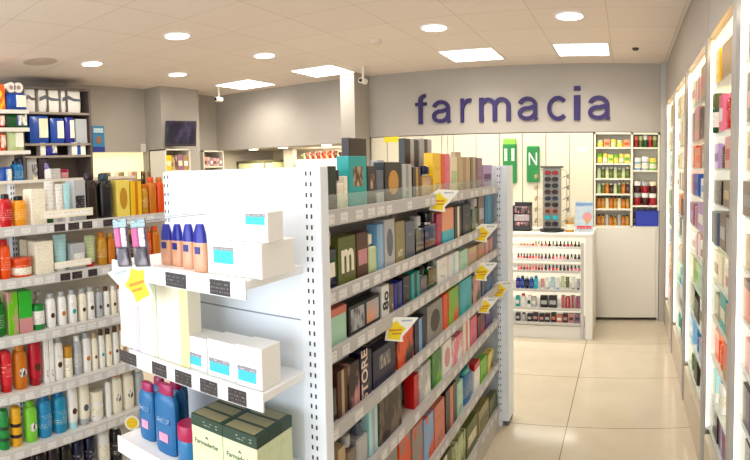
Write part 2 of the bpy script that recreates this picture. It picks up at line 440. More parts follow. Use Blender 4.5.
def ceil_mat():
    m, b, t = base_mat('ceiling_tiles')
    tc = t.nodes.new('ShaderNodeTexCoord'); mp = t.nodes.new('ShaderNodeMapping')
    mp.inputs['Location'].default_value = (.14, -4.705, 0)
    t.links.new(tc.outputs['Object'], mp.inputs[0])
    br = t.nodes.new('ShaderNodeTexBrick'); br.offset = 0; br.inputs['Scale'].default_value = 1
    br.inputs['Brick Width'].default_value = .515; br.inputs['Row Height'].default_value = .515
    br.inputs['Mortar Size'].default_value = .004; br.inputs['Mortar Smooth'].default_value = .4
    br.inputs['Color1'].default_value = lin('e3d6cd'); br.inputs['Color2'].default_value = lin('e0d3ca'); br.inputs['Mortar'].default_value = lin('c4b6a8')
    t.links.new(mp.outputs[0], br.inputs[0]); t.links.new(br.outputs[0], b.inputs['Base Color'])
    b.inputs['Roughness'].default_value = .8
    return m
def wall_mat(c):
    m, b, t = base_mat('wall_paint_' + c)
    tc = t.nodes.new('ShaderNodeTexCoord'); nz = t.nodes.new('ShaderNodeTexNoise'); nz.inputs['Scale'].default_value = 3
    t.links.new(tc.outputs['Object'], nz.inputs['Vector'])
    mx = t.nodes.new('ShaderNodeMixRGB'); mx.blend_type = 'SOFT_LIGHT'; mx.inputs[0].default_value = .12; mx.inputs[1].default_value = lin(c)
    t.links.new(nz.outputs[0], mx.inputs[2]); t.links.new(mx.outputs[0], b.inputs['Base Color'])
    b.inputs['Roughness'].default_value = .7
    return m
GREYW = wall_mat('a8a199')
WHT = mat('f4f4f4', .35); PANEL = mat('eaf0f8', .4); STEEL = mat('c9c7c5', .35); DARK = mat('2a2a2c', .6)
YF = -2.5
struct(MB().box(XL - .1, .9, YF, 7.1, -.1, 0).obj('floor', floor_mat()))
struct(MB().box(XL - .1, .9, YF, 7.1, CEIL, CEIL + .1).obj('ceiling', ceil_mat()))
m = MB().box(XL - .1, XL, YF, 3.5, 0, CEIL).box(XL - .1, XL, 4.38, 7.1, 0, CEIL).box(XL - .1, XL, 3.5, 4.38, 1.885, CEIL).box(XL - .1, XL, 3.5, 4.38, 0, 1.55)
struct(m.obj('wall_left', GREYW, None, False))
struct(MB().box(.78, .9, YF, 7.1, 0, CEIL).obj('wall_right', wall_mat('cfc8bd')))
m = MB().box(-2.86, .78, YB, YB + .5, 1.955, CEIL).box(XL, -2.86, YB, YB + .5, 1.90, CEIL).box(XL, -2.86, YB, YB + .1, 0, .95).box(-2.86, .78, YB + .45, YB + .5, 0, 1.955).box(-2.90, -2.86, YB + .1, 7, 0, 1.9)
struct(m.obj('wall_back', GREYW, None, False))
struct(MB().box(XL, -2.86, 6.95, 7.05, 0, 1.92).obj('trim_4', wall_mat('d8cdb9')))          # wall of the room behind the hatch
struct(MB().box(XL, -4.9, 4.36, 5.0, 0, CEIL).obj('trim_1', GREYW))                            # left pier
struct(MB().box(-3.02, -2.845, 5.30, YB, 0, CEIL).obj('trim_2', GREYW))            # middle pier
m = MB()
for a, b in ((-5.2, -4.9),): m.box(a, b, 4.358, 4.36, 0, .08)
m.box(XL, XL + .012, YF, 4.36, 0, .08)
struct(m.obj('baseboard_left', mat('8a857e', .5)))
# grey end post of the lit wall and the flush panels above its niches
struct(MB().box(.345, .78, 5.58, YB, 0, CEIL).obj('trim_3', mat('b9b4ac', .5)))
UPY = [1.24, 2.02, 2.735, 3.70, 4.66, 5.56]
m = MB()
for i in range(len(UPY) - 1): m.box(XR, XR + .02, UPY[i] + .006, UPY[i + 1] - .006, 2.235, CEIL - .01, .002)
m.box(XR + .02, .78, .55, 5.56, 2.235, 2.255)
m.box(XR, XR + .02, .55, UPY[0] - .006, 2.235, CEIL - .01)
struct(m.obj('trim_5', mat('a9a097', .45)))
# lit recess in the left wall
struct(MB().box(XL - .095, XL - .09, 3.5, 4.38, 1.55, 1.885).obj('window_1', glow('fbeebd', .95)))
struct(MB().box(XL - .09, XL, 3.5, 4.38, 1.55, 1.555).obj('trim_6', WHT))

# ------------------------------------------------------------------ lamps
def area(name, loc, size, power, col, rot=(0, 0, 0), shape='SQUARE', sy=None, spread=PI):
    l = bpy.data.lights.new(name, 'AREA'); l.shape = shape; l.size = size
    if sy: l.size_y = sy
    l.energy = power; l.color = col; l.spread = spread
    o = bpy.data.objects.new(name, l); COL.objects.link(o); o.location = loc; o.rotation_euler = rot
    return o
WARM, COOL = (1, .94, .84), (.86, .94, 1)
GP = 'square light panels in the ceiling'
for (x, y, s, lb) in ((-.40, 4.965, .23, 'white square light panel nearest the right wall'), (-1.43, 5.0, .24, 'white square light panel, second from the right, above the wall lettering'),
                      (-3.08, 5.05, .24, 'white square light panel in front of the middle grey pier'), (-4.24, 5.15, .25, 'white square light panel at the far left corner')):
    t = thing('ceiling_light_panel', lb, 'ceiling light', (x, y, CEIL - .012), 0, GP)
    MB().box(-s - .012, s + .012, -s - .012, s + .012, .004, .0115).obj('frame', WHT, t, False)
    MB().box(-s, s, -s, s, 0, .004).obj('diffuser', glow('fffaf0', 5.), t, False)
    area('panel_lamp', (x, y, CEIL - .02), s * 2, 7 if x == -3.08 else 13, WARM, spread=2.4)
GD = 'round recessed downlights'
for (x, y, lb) in ((-4.20, 2.91, 'round recessed downlight, leftmost in the photo'), (-3.05, 2.91, 'round recessed downlight high in the left half of the ceiling'),
                   (-4.23, 4.02, 'round recessed downlight, nearest above the wall television'), (-3.06, 4.0, 'round recessed downlight above the blank grey wall'),
                   (-1.42, 3.93, 'round recessed downlight above the letters of farmacia, left one'), (-.40, 3.86, 'round recessed downlight nearest the right wall shelving')):
    t = thing('downlight', lb, 'ceiling light', (x, y, CEIL - .01), 0, GD)
    MB().lathe([(.105, .001), (.11, .006), (.11, .0095)], seg=28).obj('trim_ring', WHT, t)
    MB().lathe([(.09, 0), (.09, .002)], seg=28, z0=-.001).obj('lamp', glow('fff6e4', 9.), t)
    area('downlight_lamp', (x, y, CEIL - .02), .18, 9, WARM, shape='DISK')
for x in (-.40, -1.42, -3.05, -4.2):
    for y in (1.75, .6, -.8):
        if y == 1.75 and x == -4.2: pass
        area('front_lamp', (x, y, CEIL - .02), .3 if y != .6 else .45, 5, (1, .95, .88))
area('shop_window_daylight', (-2.3, YF + .05, 1.35), 5.2, 215, COOL, (PI / 2, 0, 0), 'RECTANGLE', 2.3)
W = bpy.data.worlds.new('world'); SC.world = W; W.use_nodes = True
W.node_tree.nodes['Background'].inputs[0].default_value = (.75, .87, 1, 1); W.node_tree.nodes['Background'].inputs[1].default_value = .2

# ------------------------------------------------------------------ ceiling and wall fittings
for (x, y, lb) in ((-4.62, 5.08, 'white ceiling security camera near the far left corner'), (-2.63, 5.1, 'white ceiling security camera beside the middle grey pier')):
    t = thing('security_camera', lb, 'security camera', (x, y, CEIL), 0, 'ceiling security cameras')
    MB().lathe([(.012, -.12), (.012, -.005), (.03, -.004), (.03, 0)], seg=12).obj('stem', mat('e8e2d4', .4), t)
    MB().lathe([(.028, -.06), (.03, -.055), (.03, .05), (.022, .055)], 0, -.145, 1, 1, 14, axis='y').obj('camera_body', mat('ebe6da', .4), t)
    MB().lathe([(.018, -.066), (.02, -.06)], 0, -.145, 1, 1, 14, axis='y').obj('lens', mat('black', .1), t)
tag(MB().lathe([(.022, -.02), (.03, -.004), (.03, 0)], seg=16).obj('motion_sensor', mat('3a3026', .5), loc=(.075, 4.93, CEIL)), 'small dark round sensor on the ceiling near the right wall', 'sensor')
tag(MB().lathe([(.04, -.03), (.05, -.008), (.05, 0)], seg=20).obj('smoke_detector', mat('d8ccbc', .5), loc=(-2.0, 4.1, CEIL)), 'pale round smoke detector on the ceiling left of the lettering', 'smoke detector')
q = MB()
for k in range(4): q.lathe([(.15 - k * .035, -.004 - k * .002), (.155 - k * .035, 0)], seg=28)
tag(q.obj('ceiling_vent', mat('b9aa9b', .6), loc=(-4.3, 2.42, CEIL)), 'faint round ceiling vent above the nappy packs', 'vent')

# lettering on the back wall: every letter is a raised letter of its own
INK = mat('220c55', .6)
LX = [(416, 427), (432.5, 451.5), (461, 472), (479.5, 511), (518, 538.5), (547.5, 566), (574, 580.5), (588, 610.5)]
def ribbon(mb, pts, w, y0=-.012, y1=.012):
    """constant-width stroke along a path in the x-z plane"""
    L, R = [], []
    for i, (x, z) in enumerate(pts):
        p, n = pts[max(i - 1, 0)], pts[min(i + 1, len(pts) - 1)]
        dx, dz = n[0] - p[0], n[1] - p[1]; l = math.hypot(dx, dz)
        L.append((x - dz / l * w / 2, z + dx / l * w / 2)); R.append((x + dz / l * w / 2, z - dx / l * w / 2))
    n, k = len(pts), len(mb.f) * 2e-6                       # strokes of one letter differ a hair in depth
    vs = [(x, y0 - k, z) for x, z in R] + [(x, y0 - k, z) for x, z in L] + [(x, y1, z) for x, z in R] + [(x, y1, z) for x, z in L]
    fs = []
    for i in range(n - 1):
        fs += [(i, i + 1, n + i + 1, n + i), (2 * n + i, 3 * n + i, 3 * n + i + 1, 2 * n + i + 1), (i, 2 * n + i, 2 * n + i + 1, i + 1), (n + i, n + i + 1, 3 * n + i + 1, 3 * n + i)]
    fs += [(0, n, 3 * n, 2 * n), (n - 1, 3 * n - 1, 4 * n - 1, 2 * n - 1)]
    mb.add(vs, fs)
def arc(cx, cz, rx, rz, a0, a1, n=20):
    return [(cx + rx * math.cos(math.radians(a0 + (a1 - a0) * i / n)), cz + rz * math.sin(math.radians(a0 + (a1 - a0) * i / n))) for i in range(n + 1)]
def glyph(c):
    """rounded sans letter, x-height 1"""
    m, s = MB(), .17
    if c == 'a':
        ribbon(m, arc(.44, .62, .33, .295, 165, 0) + [(.77, .1), (.83, 0)], s)
        ribbon(m, [(.77, .59)] + arc(.42, .29, .31, .22, 80, 330, 24) + [(.77, .30)], s)
    elif c == 'r':
        ribbon(m, [(.1, 0), (.1, 1)], s); ribbon(m, [(.1, .5)] + arc(.47, .5, .36, .41, 165, 75, 12), s)
    elif c == 'm':
        ribbon(m, [(.1, 0), (.1, 1)], s)
        for k in (0, 1): ribbon(m, arc(.36 + k * .53, .6, .265, .31, 180, 0) + [(.625 + k * .53, 0)], s)
    elif c == 'c': ribbon(m, arc(.46, .5, .375, .415, 42, 318, 30), s)
    elif c == 'i':
        ribbon(m, [(.1, 0), (.1, 1)], s); ribbon(m, [(.1, 1.19), (.1, 1.36)], s)
    else:
        ribbon(m, [(.26, 0), (.26, 1.08)] + arc(.47, 1.08, .21, .21, 180, 85, 10), s); ribbon(m, [(.04, .915), (.52, .915)], s * .85)
    me = bpy.data.meshes.new('wall_letter'); me.from_pydata([(x, z, -y) for x, y, z in m.v], [], m.f)
    return me
XH = .245
for i, c in enumerate('farmacia'):
    me = glyph(c); me.materials.clear(); me.materials.append(INK)
    xs = [v.co.x for v in me.vertices]; ys = [v.co.y for v in me.vertices]
    a, b = at_y(LX[i][0], 112, YB).x, at_y(LX[i][1], 112, YB).x
    h = {'f': .325, 'i': .345}.get(c, XH + .008)
    x_, y_ = min(xs), min(ys)
    sx, sy = (b - a) / (max(xs) - min(xs)), h / (max(ys) - min(ys))
    for v in me.vertices:
        v.co = ((v.co.x - x_) * sx, (v.co.y - y_) * sy, v.co.z)
    o = bpy.data.objects.new('wall_letter', me); COL.objects.link(o)
    o.location = (a, YB - .013, 2.074 - (.004 if c not in 'frmi' else 0)); o.rotation_euler = (PI / 2, 0, 0)
    lb = dict(f='purple raised letter f, first letter of the wall sign', r='purple raised letter r on the grey wall', m='purple raised letter m in the middle of the wall sign', c='purple raised letter c on the grey wall', i='purple raised letter i with its dot on the grey wall')
    tag(o, lb[c] if c != 'a' else 'purple raised letter a, %s on the grey wall' % {1: 'between f and r', 4: 'between m and c', 7: 'last letter'}[i], 'letter', 'raised letters of the wall sign')

# ------------------------------------------------------------------ white tall cupboards and the open shelf unit on the back wall
seam = [at_y(x, 160, YB).x for x in (453.6, 476, 499.5, 522.5, 546, 569.5, 593.5)]
seam = [-2.83, -2.42, -1.97] + seam
pairs = [(seam[0], seam[1]), (seam[1], seam[2]), (seam[2], seam[3]), (seam[3], seam[5]), (seam[5], seam[7]), (seam[7], seam[9])]
DOORM = mat('e2dac2', .35)
places = ['leftmost, next to the middle grey pier', 'second from the middle grey pier', 'third from the middle grey pier', 'left of the green bags', 'behind the green bags', 'behind the sunglasses stand']
for (a, b), pl in zip(pairs, places):
    t = thing('tall_cupboard', 'white tall two-door cupboard on the back wall, ' + pl, 'cupboard', ((a + b) / 2, YB, 0), 0, 'white tall cupboards along the back wall')
    w = (b - a) / 2
    MB().box(-w + .002, w - .003, .02, .44, .0, 1.95).obj('cupboard_body', mat('d9d4c8', .5), t, False)
    for s in (0, 1): MB().box(-w + .003 + s * w, -.005 + s * w, 0, .019, .06, 1.945, .002).obj('door', DOORM, t, False)
xa, xm, xb = -.335, .055, .342
t = thing('open_shelf_cupboard', 'white cupboard with open shelves of jars above two plain doors', 'cupboard', (0, YB, 0))
m = MB().box(xa, xb, .20, .44, 0, 1.95).box(xa, xa + .018, 0, .40, 0, 1.95).box(xb - .018, xb, 0, .40, 0, 1.95).box(xm - .012, xm + .012, 0, .40, .985, 1.95).box(xa, xb, 0, .40, 1.93, 1.95)
m.obj('carcase', mat('f1ead6', .4), t, False)
MB().box(xa + .02, xb - .035, -.018, 0, .03, .97, .002).obj('door', mat('ece8de', .35), t, False)
MB().box(xb - .034, xb - .002, -.018, 0, .03, .97, .002).obj('door', mat('e2ddd2', .35), t, False)
LSH, RSH = (1.80, 1.635, 1.48, 1.32, 1.165, .985), (1.80, 1.565, 1.20, .985)
for z in LSH: MB().box(xa + .018, xm - .012, .002, .20, z - .018, z).obj('shelf', mat('efe9d8', .4), t, False)
for z in RSH: MB().box(xm + .012, xb - .018, .002, .20, z - .018, z).obj('shelf', mat('efe9d8', .4), t, False)
def tiny_row(n, x0, x1, z, y, kinds, where, hs, seed, grp):
    rr = random.Random(seed); st = (x1 - x0) / n
    for i in range(n):
        k, c1, c2, s = kinds[i % len(kinds)]
        w = st * .94; h = hs * 1.12 * rr.uniform(.92, 1.05)
        product(k, w, min(w, .09), h, c1, c2, s, (x0 + st * (i + .5), y + .045, z), 0,
                '%s, %s from left, %s' % (describe(k, c1, c2, s), ORD[i], where), '%ss %s' % (NOUN[k], grp))
gl = 'on the open shelves of the back wall'
L0, L1, R0, R1 = xa + .03, xm - .02, xm + .02, xb - .025
tiny_row(5, L0, L1, 1.80, YB + .02, [('jar', 'lemon', 'lightgreen', '-'), ('box', 'peach', 'orange', 'x'), ('jar', 'lightgreen', 'lemon', '-')], 'top open shelf of jars', .07, 1, gl)
tiny_row(6, L0, L1, 1.635, YB + .02, [('jar', 'lemon', 'lime', '-'), ('jar', 'lightgreen', 'lemon', 'x'), ('box', 'lemon', 'lime', 'x')], 'second open shelf of jars', .085, 2, gl)
tiny_row(8, L0, L1, 1.48, YB + .02, [('bot', 'lightgreen', 'white', 'x'), ('bot', 'olive', 'white', 'x')], 'third open shelf of jars', .10, 3, gl)
tiny_row(8, L0, L1, 1.32, YB + .02, [('bot', 'lightgreen', 'white', 'x'), ('bot', 'olive', 'white', '-'), ('bot', 'amber', 'lemon', 'x'), ('bot', 'maroon', 'cream', 'x')], 'fourth open shelf of bottles', .10, 4, gl)
tiny_row(8, L0, L1, 1.165, YB + .02, [('bot', 'amber', 'umber', 'x'), ('bot', 'gold', 'umber', 'x'), ('bot', 'cream', 'umber', 'x')], 'fifth open shelf of bottles', .11, 5, gl)
tiny_row(8, L0, L1, .985, YB + .02, [('bot', 'amber', 'black', 'x'), ('bot', 'gold', 'black', 'x'), ('bot', 'silver', 'white', '-')], 'lowest open shelf of bottles', .10, 6, gl)
tiny_row(5, R0, R1, 1.80, YB + .02, [('jar', 'crimson', 'salmon', '-'), ('jar', 'olive', 'lightgreen', '-'), ('jar', 'emerald', 'white', '-')], 'top right open shelf', .11, 7, gl)
tiny_row(3, R0, R1, 1.565, YB + .02, [('jar', 'sky', 'white', 'x'), ('jar', 'silver', 'white', 'x'), ('jar', 'lime', 'lemon', 'x')], 'second right open shelf', .12, 8, gl)
tiny_row(3, R0, R1, 1.20, YB + .02, [('jar', 'crimson', 'silver', '-'), ('jar', 'maroon', 'white', '-'), ('jar', 'crimson', 'white', '-')], 'lower one in stack, open shelf', .115, 9, gl)
tiny_row(3, R0, R1, 1.316 + .008, YB + .02, [('jar', 'maroon', 'white', '-'), ('jar', 'crimson', 'silver', '-'), ('jar', 'maroon', 'cream', '-')], 'upper one in stack, open shelf', .11, 10, gl)
tiny_row(4, R0, R1, 1.105, YB + .13, [('jar', 'rose', 'white', 'x'), ('jar', 'mauve', 'white', 'x')], 'behind and above the blue crate', .09, 11, gl)
tiny_row(4, R0, R1, .985, YB + .13, [('jar', 'mauve', 'rose', 'x')], 'lower jars behind the blue crate', .118, 12, gl)
t = thing('plastic_crate', 'bright blue plastic crate on the lowest right open shelf', 'crate', ((R0 + R1) / 2 + .02, YB + .06, .985))
w = .115
m = MB().box(-w, w, -.06, .06, 0, .008).box(-w, w, -.064, -.056, 0, .15).box(-w, w, .056, .064, 0, .15).box(-w - .004, -w + .004, -.064, .064, 0, .15).box(w - .004, w + .004, -.064, .064, 0, .15)
m.obj('crate_body', mat('1f36b5', .35), t, False)
MB().box(-w - .008, w + .008, -.069, -.056, .15, .162).box(-w - .008, w + .008, .056, .069, .15, .162).box(-w - .009, -w + .004, -.056, .056, .15, .162).box(w - .004, w + .009, -.056, .056, .15, .162).obj('rim', mat('1a2f9e', .35), t, False)

# notices and green bags on the cupboard doors
def notice(name, lb, x0, x1, y0, y1, c, ink, Y=YB - .0003, pitch=.02, cat='notice'):
    a, b = at_y(x0, y0, Y), at_y(x1, y1, Y)
    return tag(MB().box(a.x, b.x, Y - .0015, Y, b.z, a.z).obj(name, printed(c, ink, .6, pitch)), lb, cat)
notice('paper_notice', 'small white printed paper notice on the white cupboard door', 577, 588, 147, 152, 'f1ecdf', '6d675e', pitch=.012)
notice('paper_notice', 'yellow paper strip at the top of the white cupboard doors', 384, 399, 137, 142, 'f2dc2a', 'd9c11e', pitch=.05)
notice('paper_notice', 'small faint paper label above the right green bag', 529, 538, 138.5, 142, 'ddd9cc', '8a8a80', pitch=.01)
GB = mat('0f7d33', .4)
for (x0, x1, y0, y1, lb, dd) in ((503, 516.5, 139, 183, 'tall green hanging bag with white stripes and lime top, left one', 0), (527, 539.5, 146, 182, 'tall green hanging bag with a white letter N, right one', 1)):
    Y = YB - .0183
    a, b = at_y(x0, y0, Y), at_y(x1, y1, Y); w, h = abs(b.x - a.x), abs(a.z - b.z)
    t = thing('green_bag', lb, 'bag', ((a.x + b.x) / 2, Y, b.z), 0, 'green bags on the cupboard doors')
    MB().box(-w / 2, w / 2, -.02, .018, 0, h * (.88 if dd == 0 else .97), .004).obj('bag_body', GB, t, False)
    MB().box(-w / 2 + .006, w / 2 - .006, -.017, .017, h * (.875 if dd == 0 else .965), h).obj('bag_top', mat('86c63e' if dd == 0 else '3fae5a', .4), t, False)
    if dd: text('N', .19, mat('e6efe2', .5), t, (0, -.0208, h * .62), (PI / 2, 0, 0), 'letter', sx=.72)
    else:
        for s in (-1, 1): MB().box(s * w * .27 - .016, s * w * .27 + .016, -.0212, -.0195, h * .5, h * .78).obj('stripe', printed('cfe3cf', '178a3a', pitch=.03), t, False)

# ------------------------------------------------------------------ the sales counter with its display
YC = 4.97
t = thing('sales_counter', 'white sales counter with a lit cosmetics display in its front', 'counter', (0, YC, 0))
cx0, cx1 = -1.75, -.42
CW = mat('f1efe9', .35)
MB().box(cx0, -.30, .0, .55, .945, .985, .004).obj('worktop', CW, t, False)
m = MB().box(cx0, -.30, .45, .52, 0, .945).box(cx0, cx0 + .05, .02, .45, 0, .945)
m.obj('counter_body', CW, t, False)
MB().box(-.372, -.302, -.0, .45, 0, .944, .004).obj('end_panel', CW, t, False)
MB().box(cx0, -.372, .40, .45, .10, .944).obj('display_back', glow('fdf4dc', .8), t, False)
MB().box(cx0, -.372, .02, .44, 0, .115).obj('plinth', CW, t, False)
MB().box(-.415, -.385, .0, .03, .0, .90).obj('upright', STEEL, t, False)
SH = dict(p1=.755, p2=.825, p3=.885, s1=.595, s2=.445, s3=.30, s4=.135)
zc = {}
for k, y in (('p1', 271), ('p2', 261.3), ('p3', 250), ('s1', 290), ('s2', 308.5), ('s4', 323)): zc[k] = at_y(550, y, YC).z
for k, dp, y0 in (('p1', .36, .0), ('p2', .27, .10), ('p3', .18, .20), ('s1', .38, .0), ('s2', .38, .0), ('s4', .38, 0)):
    z = zc[k]
    s = MB().box(cx0 + .05, -.42, y0 + .004, .40, z - .012, z).obj('shelf', WHT, t, False)
    MB().box(cx0 + .05, -.42, y0 - .002, y0 + .004, z - .02, z + .006).obj('price_rail', STEEL, s, False)
POL = ['crimson', 'black', 'red', 'salmon', 'umber', 'magenta', 'maroon', 'rose', 'plum', 'black', 'orange', 'charcoal', 'pink', 'beige']
for ri, (k, y0, lb) in enumerate((('p3', .22, 'top counter display row'), ('p2', .12, 'second counter display row'), ('p1', .02, 'third counter display row'))):
    xs = [518 + 2.95 * i for i in range(9)] + [545.5 + 3.7 * i for i in range(10)]
    for i, px in enumerate(xs):
        a = at_y(px, 258, YC + y0)
        c = random.choice(['skin', 'beige', 'cream'] + ['salmon', 'red']) if (ri == 0 and i < 9) else (POL[(i * 5 + ri * 3) % len(POL)] if i > 8 else ['red', 'crimson', 'salmon', 'red', 'black'][(i + ri) % 5])
        cp = 'white' if ri == 0 and i < 6 else ('black' if i > 8 or ri < 2 else 'salmon')
        product('pol', .024 if i < 9 else .028, .026, .052, c, cp, '-', (a.x, YC + y0 + .02, zc[k]), 0, '%s, %s from left, %s' % (describe('pol', c, cp, '-'), ORD[i], lb), 'nail polishes in the counter display')
shelf_row('''
bot 515.5 520 276 indigo white x
bot 520 524.5 276 blue navy x
bot 524.5 529 277 navy white x
bot 529 533.5 277 blue sky x
bot 533.5 538 276 turquoise azure x
tube 540 544.5 279 rose white x
tube 545 549.5 278 white silver x
tube 550 555 277 aqua white x
tube 555.5 560 278 white sky x
tube 560.5 564.5 276 lightgreen white x
tube 565 569.5 277 olive white x
tube 571 575.5 277 white beige x
tube 576 580 279 silver charcoal x
''', 'y', YC + .03, zc['s1'], 'upper counter display shelf', 'upper shelf of the counter display', .05)
shelf_row('''
box 515.5 519.5 296 teal white x
bot 520 526 294 white red -
box 527 531 296 white emerald x
box 531.5 536 297 silver white x
box 540 548 296 black silver x
box 548.5 557 296 charcoal silver x
box 561 565 296 rose crimson s
box 565.5 570 297 crimson rose s
box 570.5 575 296 rose maroon s
box 575.5 580 297 mauve crimson s
''', 'y', YC + .03, zc['s2'], 'middle counter display shelf', 'middle shelf of the counter display', .05)
shelf_row('''
box 515.5 520 313 charcoal silver x
bot 521 526 313 silver charcoal x
box 527 532 314 black silver x
box 532.5 538 313 plum rose x
box 539 544 314 charcoal rose x
box 544.5 550 314 maroon silver x
box 551 556 313 black salmon x
box 556.5 562 315 salmon white x
box 562.5 568 314 maroon rose x
box 568.5 574 314 rose maroon x
box 574.5 580 314 mauve black x
''', 'y', YC + .03, zc['s4'], 'lowest counter display shelf', 'lowest shelf of the counter display', .05)
area('display_lamp', (-.95, YC + .03, .935), .03, 3, (1, .95, .85), shape='RECTANGLE', sy=1.0).rotation_euler = (0, 0, PI / 2)
# things on the counter
ZC = .985
t = thing('sunglasses_stand', 'grey revolving sunglasses stand on the white counter', 'sunglasses stand', (-.70, 5.14, ZC))
MB().lathe([(.115, 0), (.12, .01), (.12, .022), (.06, .03)], seg=24).obj('base', mat('black', .3), t)
MB().box(-.085, .085, -.035, .035, .03, .60, .004).obj('panel', mat('9c9a94', .4), t, False)
MB().box(-.105, .105, -.05, .05, .60, .62, .004).obj('top_plate', mat('5e5b57', .4), t, False)
for s in (-1, 1): MB().tube([(s * .14, 0, .03), (s * .14, 0, .56), (s * .12, 0, .58), (s * .085, 0, .585)], .003).obj('side_rod', mat('8d8a84', .3, .6), t)
def sunglasses(loc, rz, frame, lens, lb, grp):
    t = thing('sunglasses', lb, 'sunglasses', loc, rz, grp)
    m = MB()
    for s in (-1, 1): m.tube([(s * .062, 0, .006), (s * .064, .03, .004), (s * .062, .05, -.01)], .0022, 6)
    m.box(-.012, .012, -.003, .003, .004, .009)
    for s in (-1, 1): m.lathe([(1, 0), (1, .005)], s * .035, 0, .029, .021, 14, 2.6, axis='y', z0=-.003)
    m.obj('frame', mat(frame, .25), t)
    for s in (-1, 1): MB().lathe([(1, 0), (1, .0015)], s * .035, 0, .024, .017, 14, 2.6, axis='y', z0=-.0045).obj('lens', mat(lens, .08, 0, .5), t)
FR = ['maroon', 'black', 'charcoal', 'black', 'slate', 'maroon', 'salmon', 'teal', 'black']
LN = ['crimson', 'umber', 'black', 'maroon', 'navy', 'black', 'brown', 'turquoise', 'plum']
for i in range(9):
    sunglasses((-.70, 5.14 - .053, ZC + .555 - i * .06), 0, FR[i], LN[i], 'sunglasses with %s frame, %s from the top on the stand front' % (nice(FR[i]), ORD[i]), 'sunglasses on the front of the stand')
for s, nm in ((-1, 'left'), (1, 'right')):
    for i in range(5):
        sunglasses((-.70 + s * .155, 5.14, ZC + .52 - i * .105), s * PI / 2, 'charcoal' if s > 0 else 'beige', 'black' if s > 0 else 'taupe', 'sunglasses, %s from the top on the %s side rod of the stand' % (ORD[i], nm), 'sunglasses on the sides of the stand')
t = thing('display_box', 'black display box of small packets at the left end of the counter', 'display box', (-.99, 5.16, ZC))
MB().box(-.085, .085, -.05, .06, 0, .012).box(-.085, .085, .05, .06, 0, .27).box(-.085, -.079, -.05, .06, 0, .24).box(.079, .085, -.05, .06, 0, .24).box(-.085, .085, -.05, -.045, 0, .05).obj('tray', mat('2c2a30', .4), t, False)
for k, c in enumerate(('umber', 'silver', 'charcoal')): MB().box(-.075, .075, -.04 + k * .005, .045, .016 + k * .075, .08 + k * .075, .004).obj('packet_bundle', art(c, 'rose', 30), t, False)
product('jar', .085, .085, .14, 'gold', 'beige', 'x', (-.53, 5.12, ZC), 0, 'small amber jar between the sunglasses stand and the ice-cream leaflet', None)
t = thing('leaflet_stand', 'small upright leaflet with pale blue and pink picture on the counter', 'leaflet', (-.395, 5.14, ZC))
MB().box(-.085, .085, -.003, .003, 0, .285).obj('leaflet', printed('cfe0ee', '8fc0e6', .4, .06), t, False)
MB().box(-.08, .08, -.0045, -.003, .24, .275).obj('blue_heading', printed('7fa8dc', 'white', .4, .03), t, False)
MB().box(-.07, .07, -.0045, -.003, .025, .055).obj('red_strip', printed('cf2a35', 'white', .4, .03), t, False)
MB().lathe([(1, 0), (1, .0015)], .03, .14, .045, .045, 18, axis='y', z0=-.0045).obj('pink_picture', mat('e8a0a4', .4), t)
MB().prism([(0, .115), (.06, .115), (.03, .06)], -.0046, -.003).obj('cone_picture', mat('d6a868', .4), t)
MB().box(-.06, .06, -.02, .04, -.0, .006).obj('foot', clear('white', .5), t, False)

# ------------------------------------------------------------------ far left: pier screens, shelves, hatch
t = thing('television', 'dark flat television mounted high on the left grey pier', 'television', (-4.72, 4.50, 2.075), math.radians(34))
t.rotation_euler = (math.radians(-8), math.radians(3), math.radians(40))
MB().box(-.185, .185, -.02, .025, -.15, .15, .008).obj('bezel', mat('17151a', .3), t, False)
MB().box(-.17, .17, -.0215, -.0195, -.13, .138).obj('screen', art('1d1a2c', '3a3550', 9, .15), t, False)
MB().box(-.05, .05, .025, .15, -.06, .06, .006).obj('wall_bracket', DARK, t, False)
def small_unit(x, y0, y1, z0, z1, lb, rows, body='e7e0cf', back=.28):
    t = thing('wall_shelf_unit', lb, 'shelf unit', (x, (y0 + y1) / 2, z0)); h = (y1 - y0) / 2
    m = MB().box(-back, -back + .015, -h, h, 0, z1 - z0).box(-back, 0, -h, -h + .015, 0, z1 - z0).box(-back, 0, h - .015, h, 0, z1 - z0).box(-back, 0, -h, h, z1 - z0 - .015, z1 - z0)
    m.obj('carcase', mat(body, .45), t, False)
    for z in rows: MB().box(-back + .015, 0, -h + .015, h - .015, z - z0 - .015, z - z0).obj('shelf', mat(body, .45), t, False)
    return t
small_unit(-4.62, 4.15, 4.55, 1.35, 1.885, 'cream wall shelf unit of packets under the television', (1.365, 1.64), back=.28)
small_unit(-4.92, 5.08, 5.47, 1.35, 1.885, 'cream wall shelf unit of packets in the far left corner', (1.365, 1.68), back=.28)
def side_row(n, X, y0, y1, z, kinds, hs, where, grp, face=PI / 2, d=.1, jit=.12, seed=0):
    rr = random.Random(seed); st = (y1 - y0) / n
    for i in range(n):
        k, c1, c2, s = kinds[i % len(kinds)]
        w = st * .9; h = hs * rr.uniform(1 - jit, 1 + jit * .4); dd = d if k in ('box', 'pic', 'pack') else min(d, w)
        sg = 1 if face > 0 else -1
        j = n - 1 - i if sg > 0 else i
        product(k, w, dd, h, c1, c2, s, (X - sg * (dd / 2 + .012), y0 + st * (i + .5), z), face,
                '%s, %s from %s, %s' % (describe(k, c1, c2, s), ORD[i], 'left' if sg > 0 else 'far end', where), '%ss %s' % (NOUN[k], grp))
side_row(4, -4.62, 4.17, 4.53, 1.64, [('box', 'yellow', 'cream', 'x'), ('box', 'beige', 'brown', 'a'), ('box', 'mauve', 'cream', 'x'), ('box', 'tan', 'white', 'x')], .19, 'shelf under the television', 'under the television', seed=4)
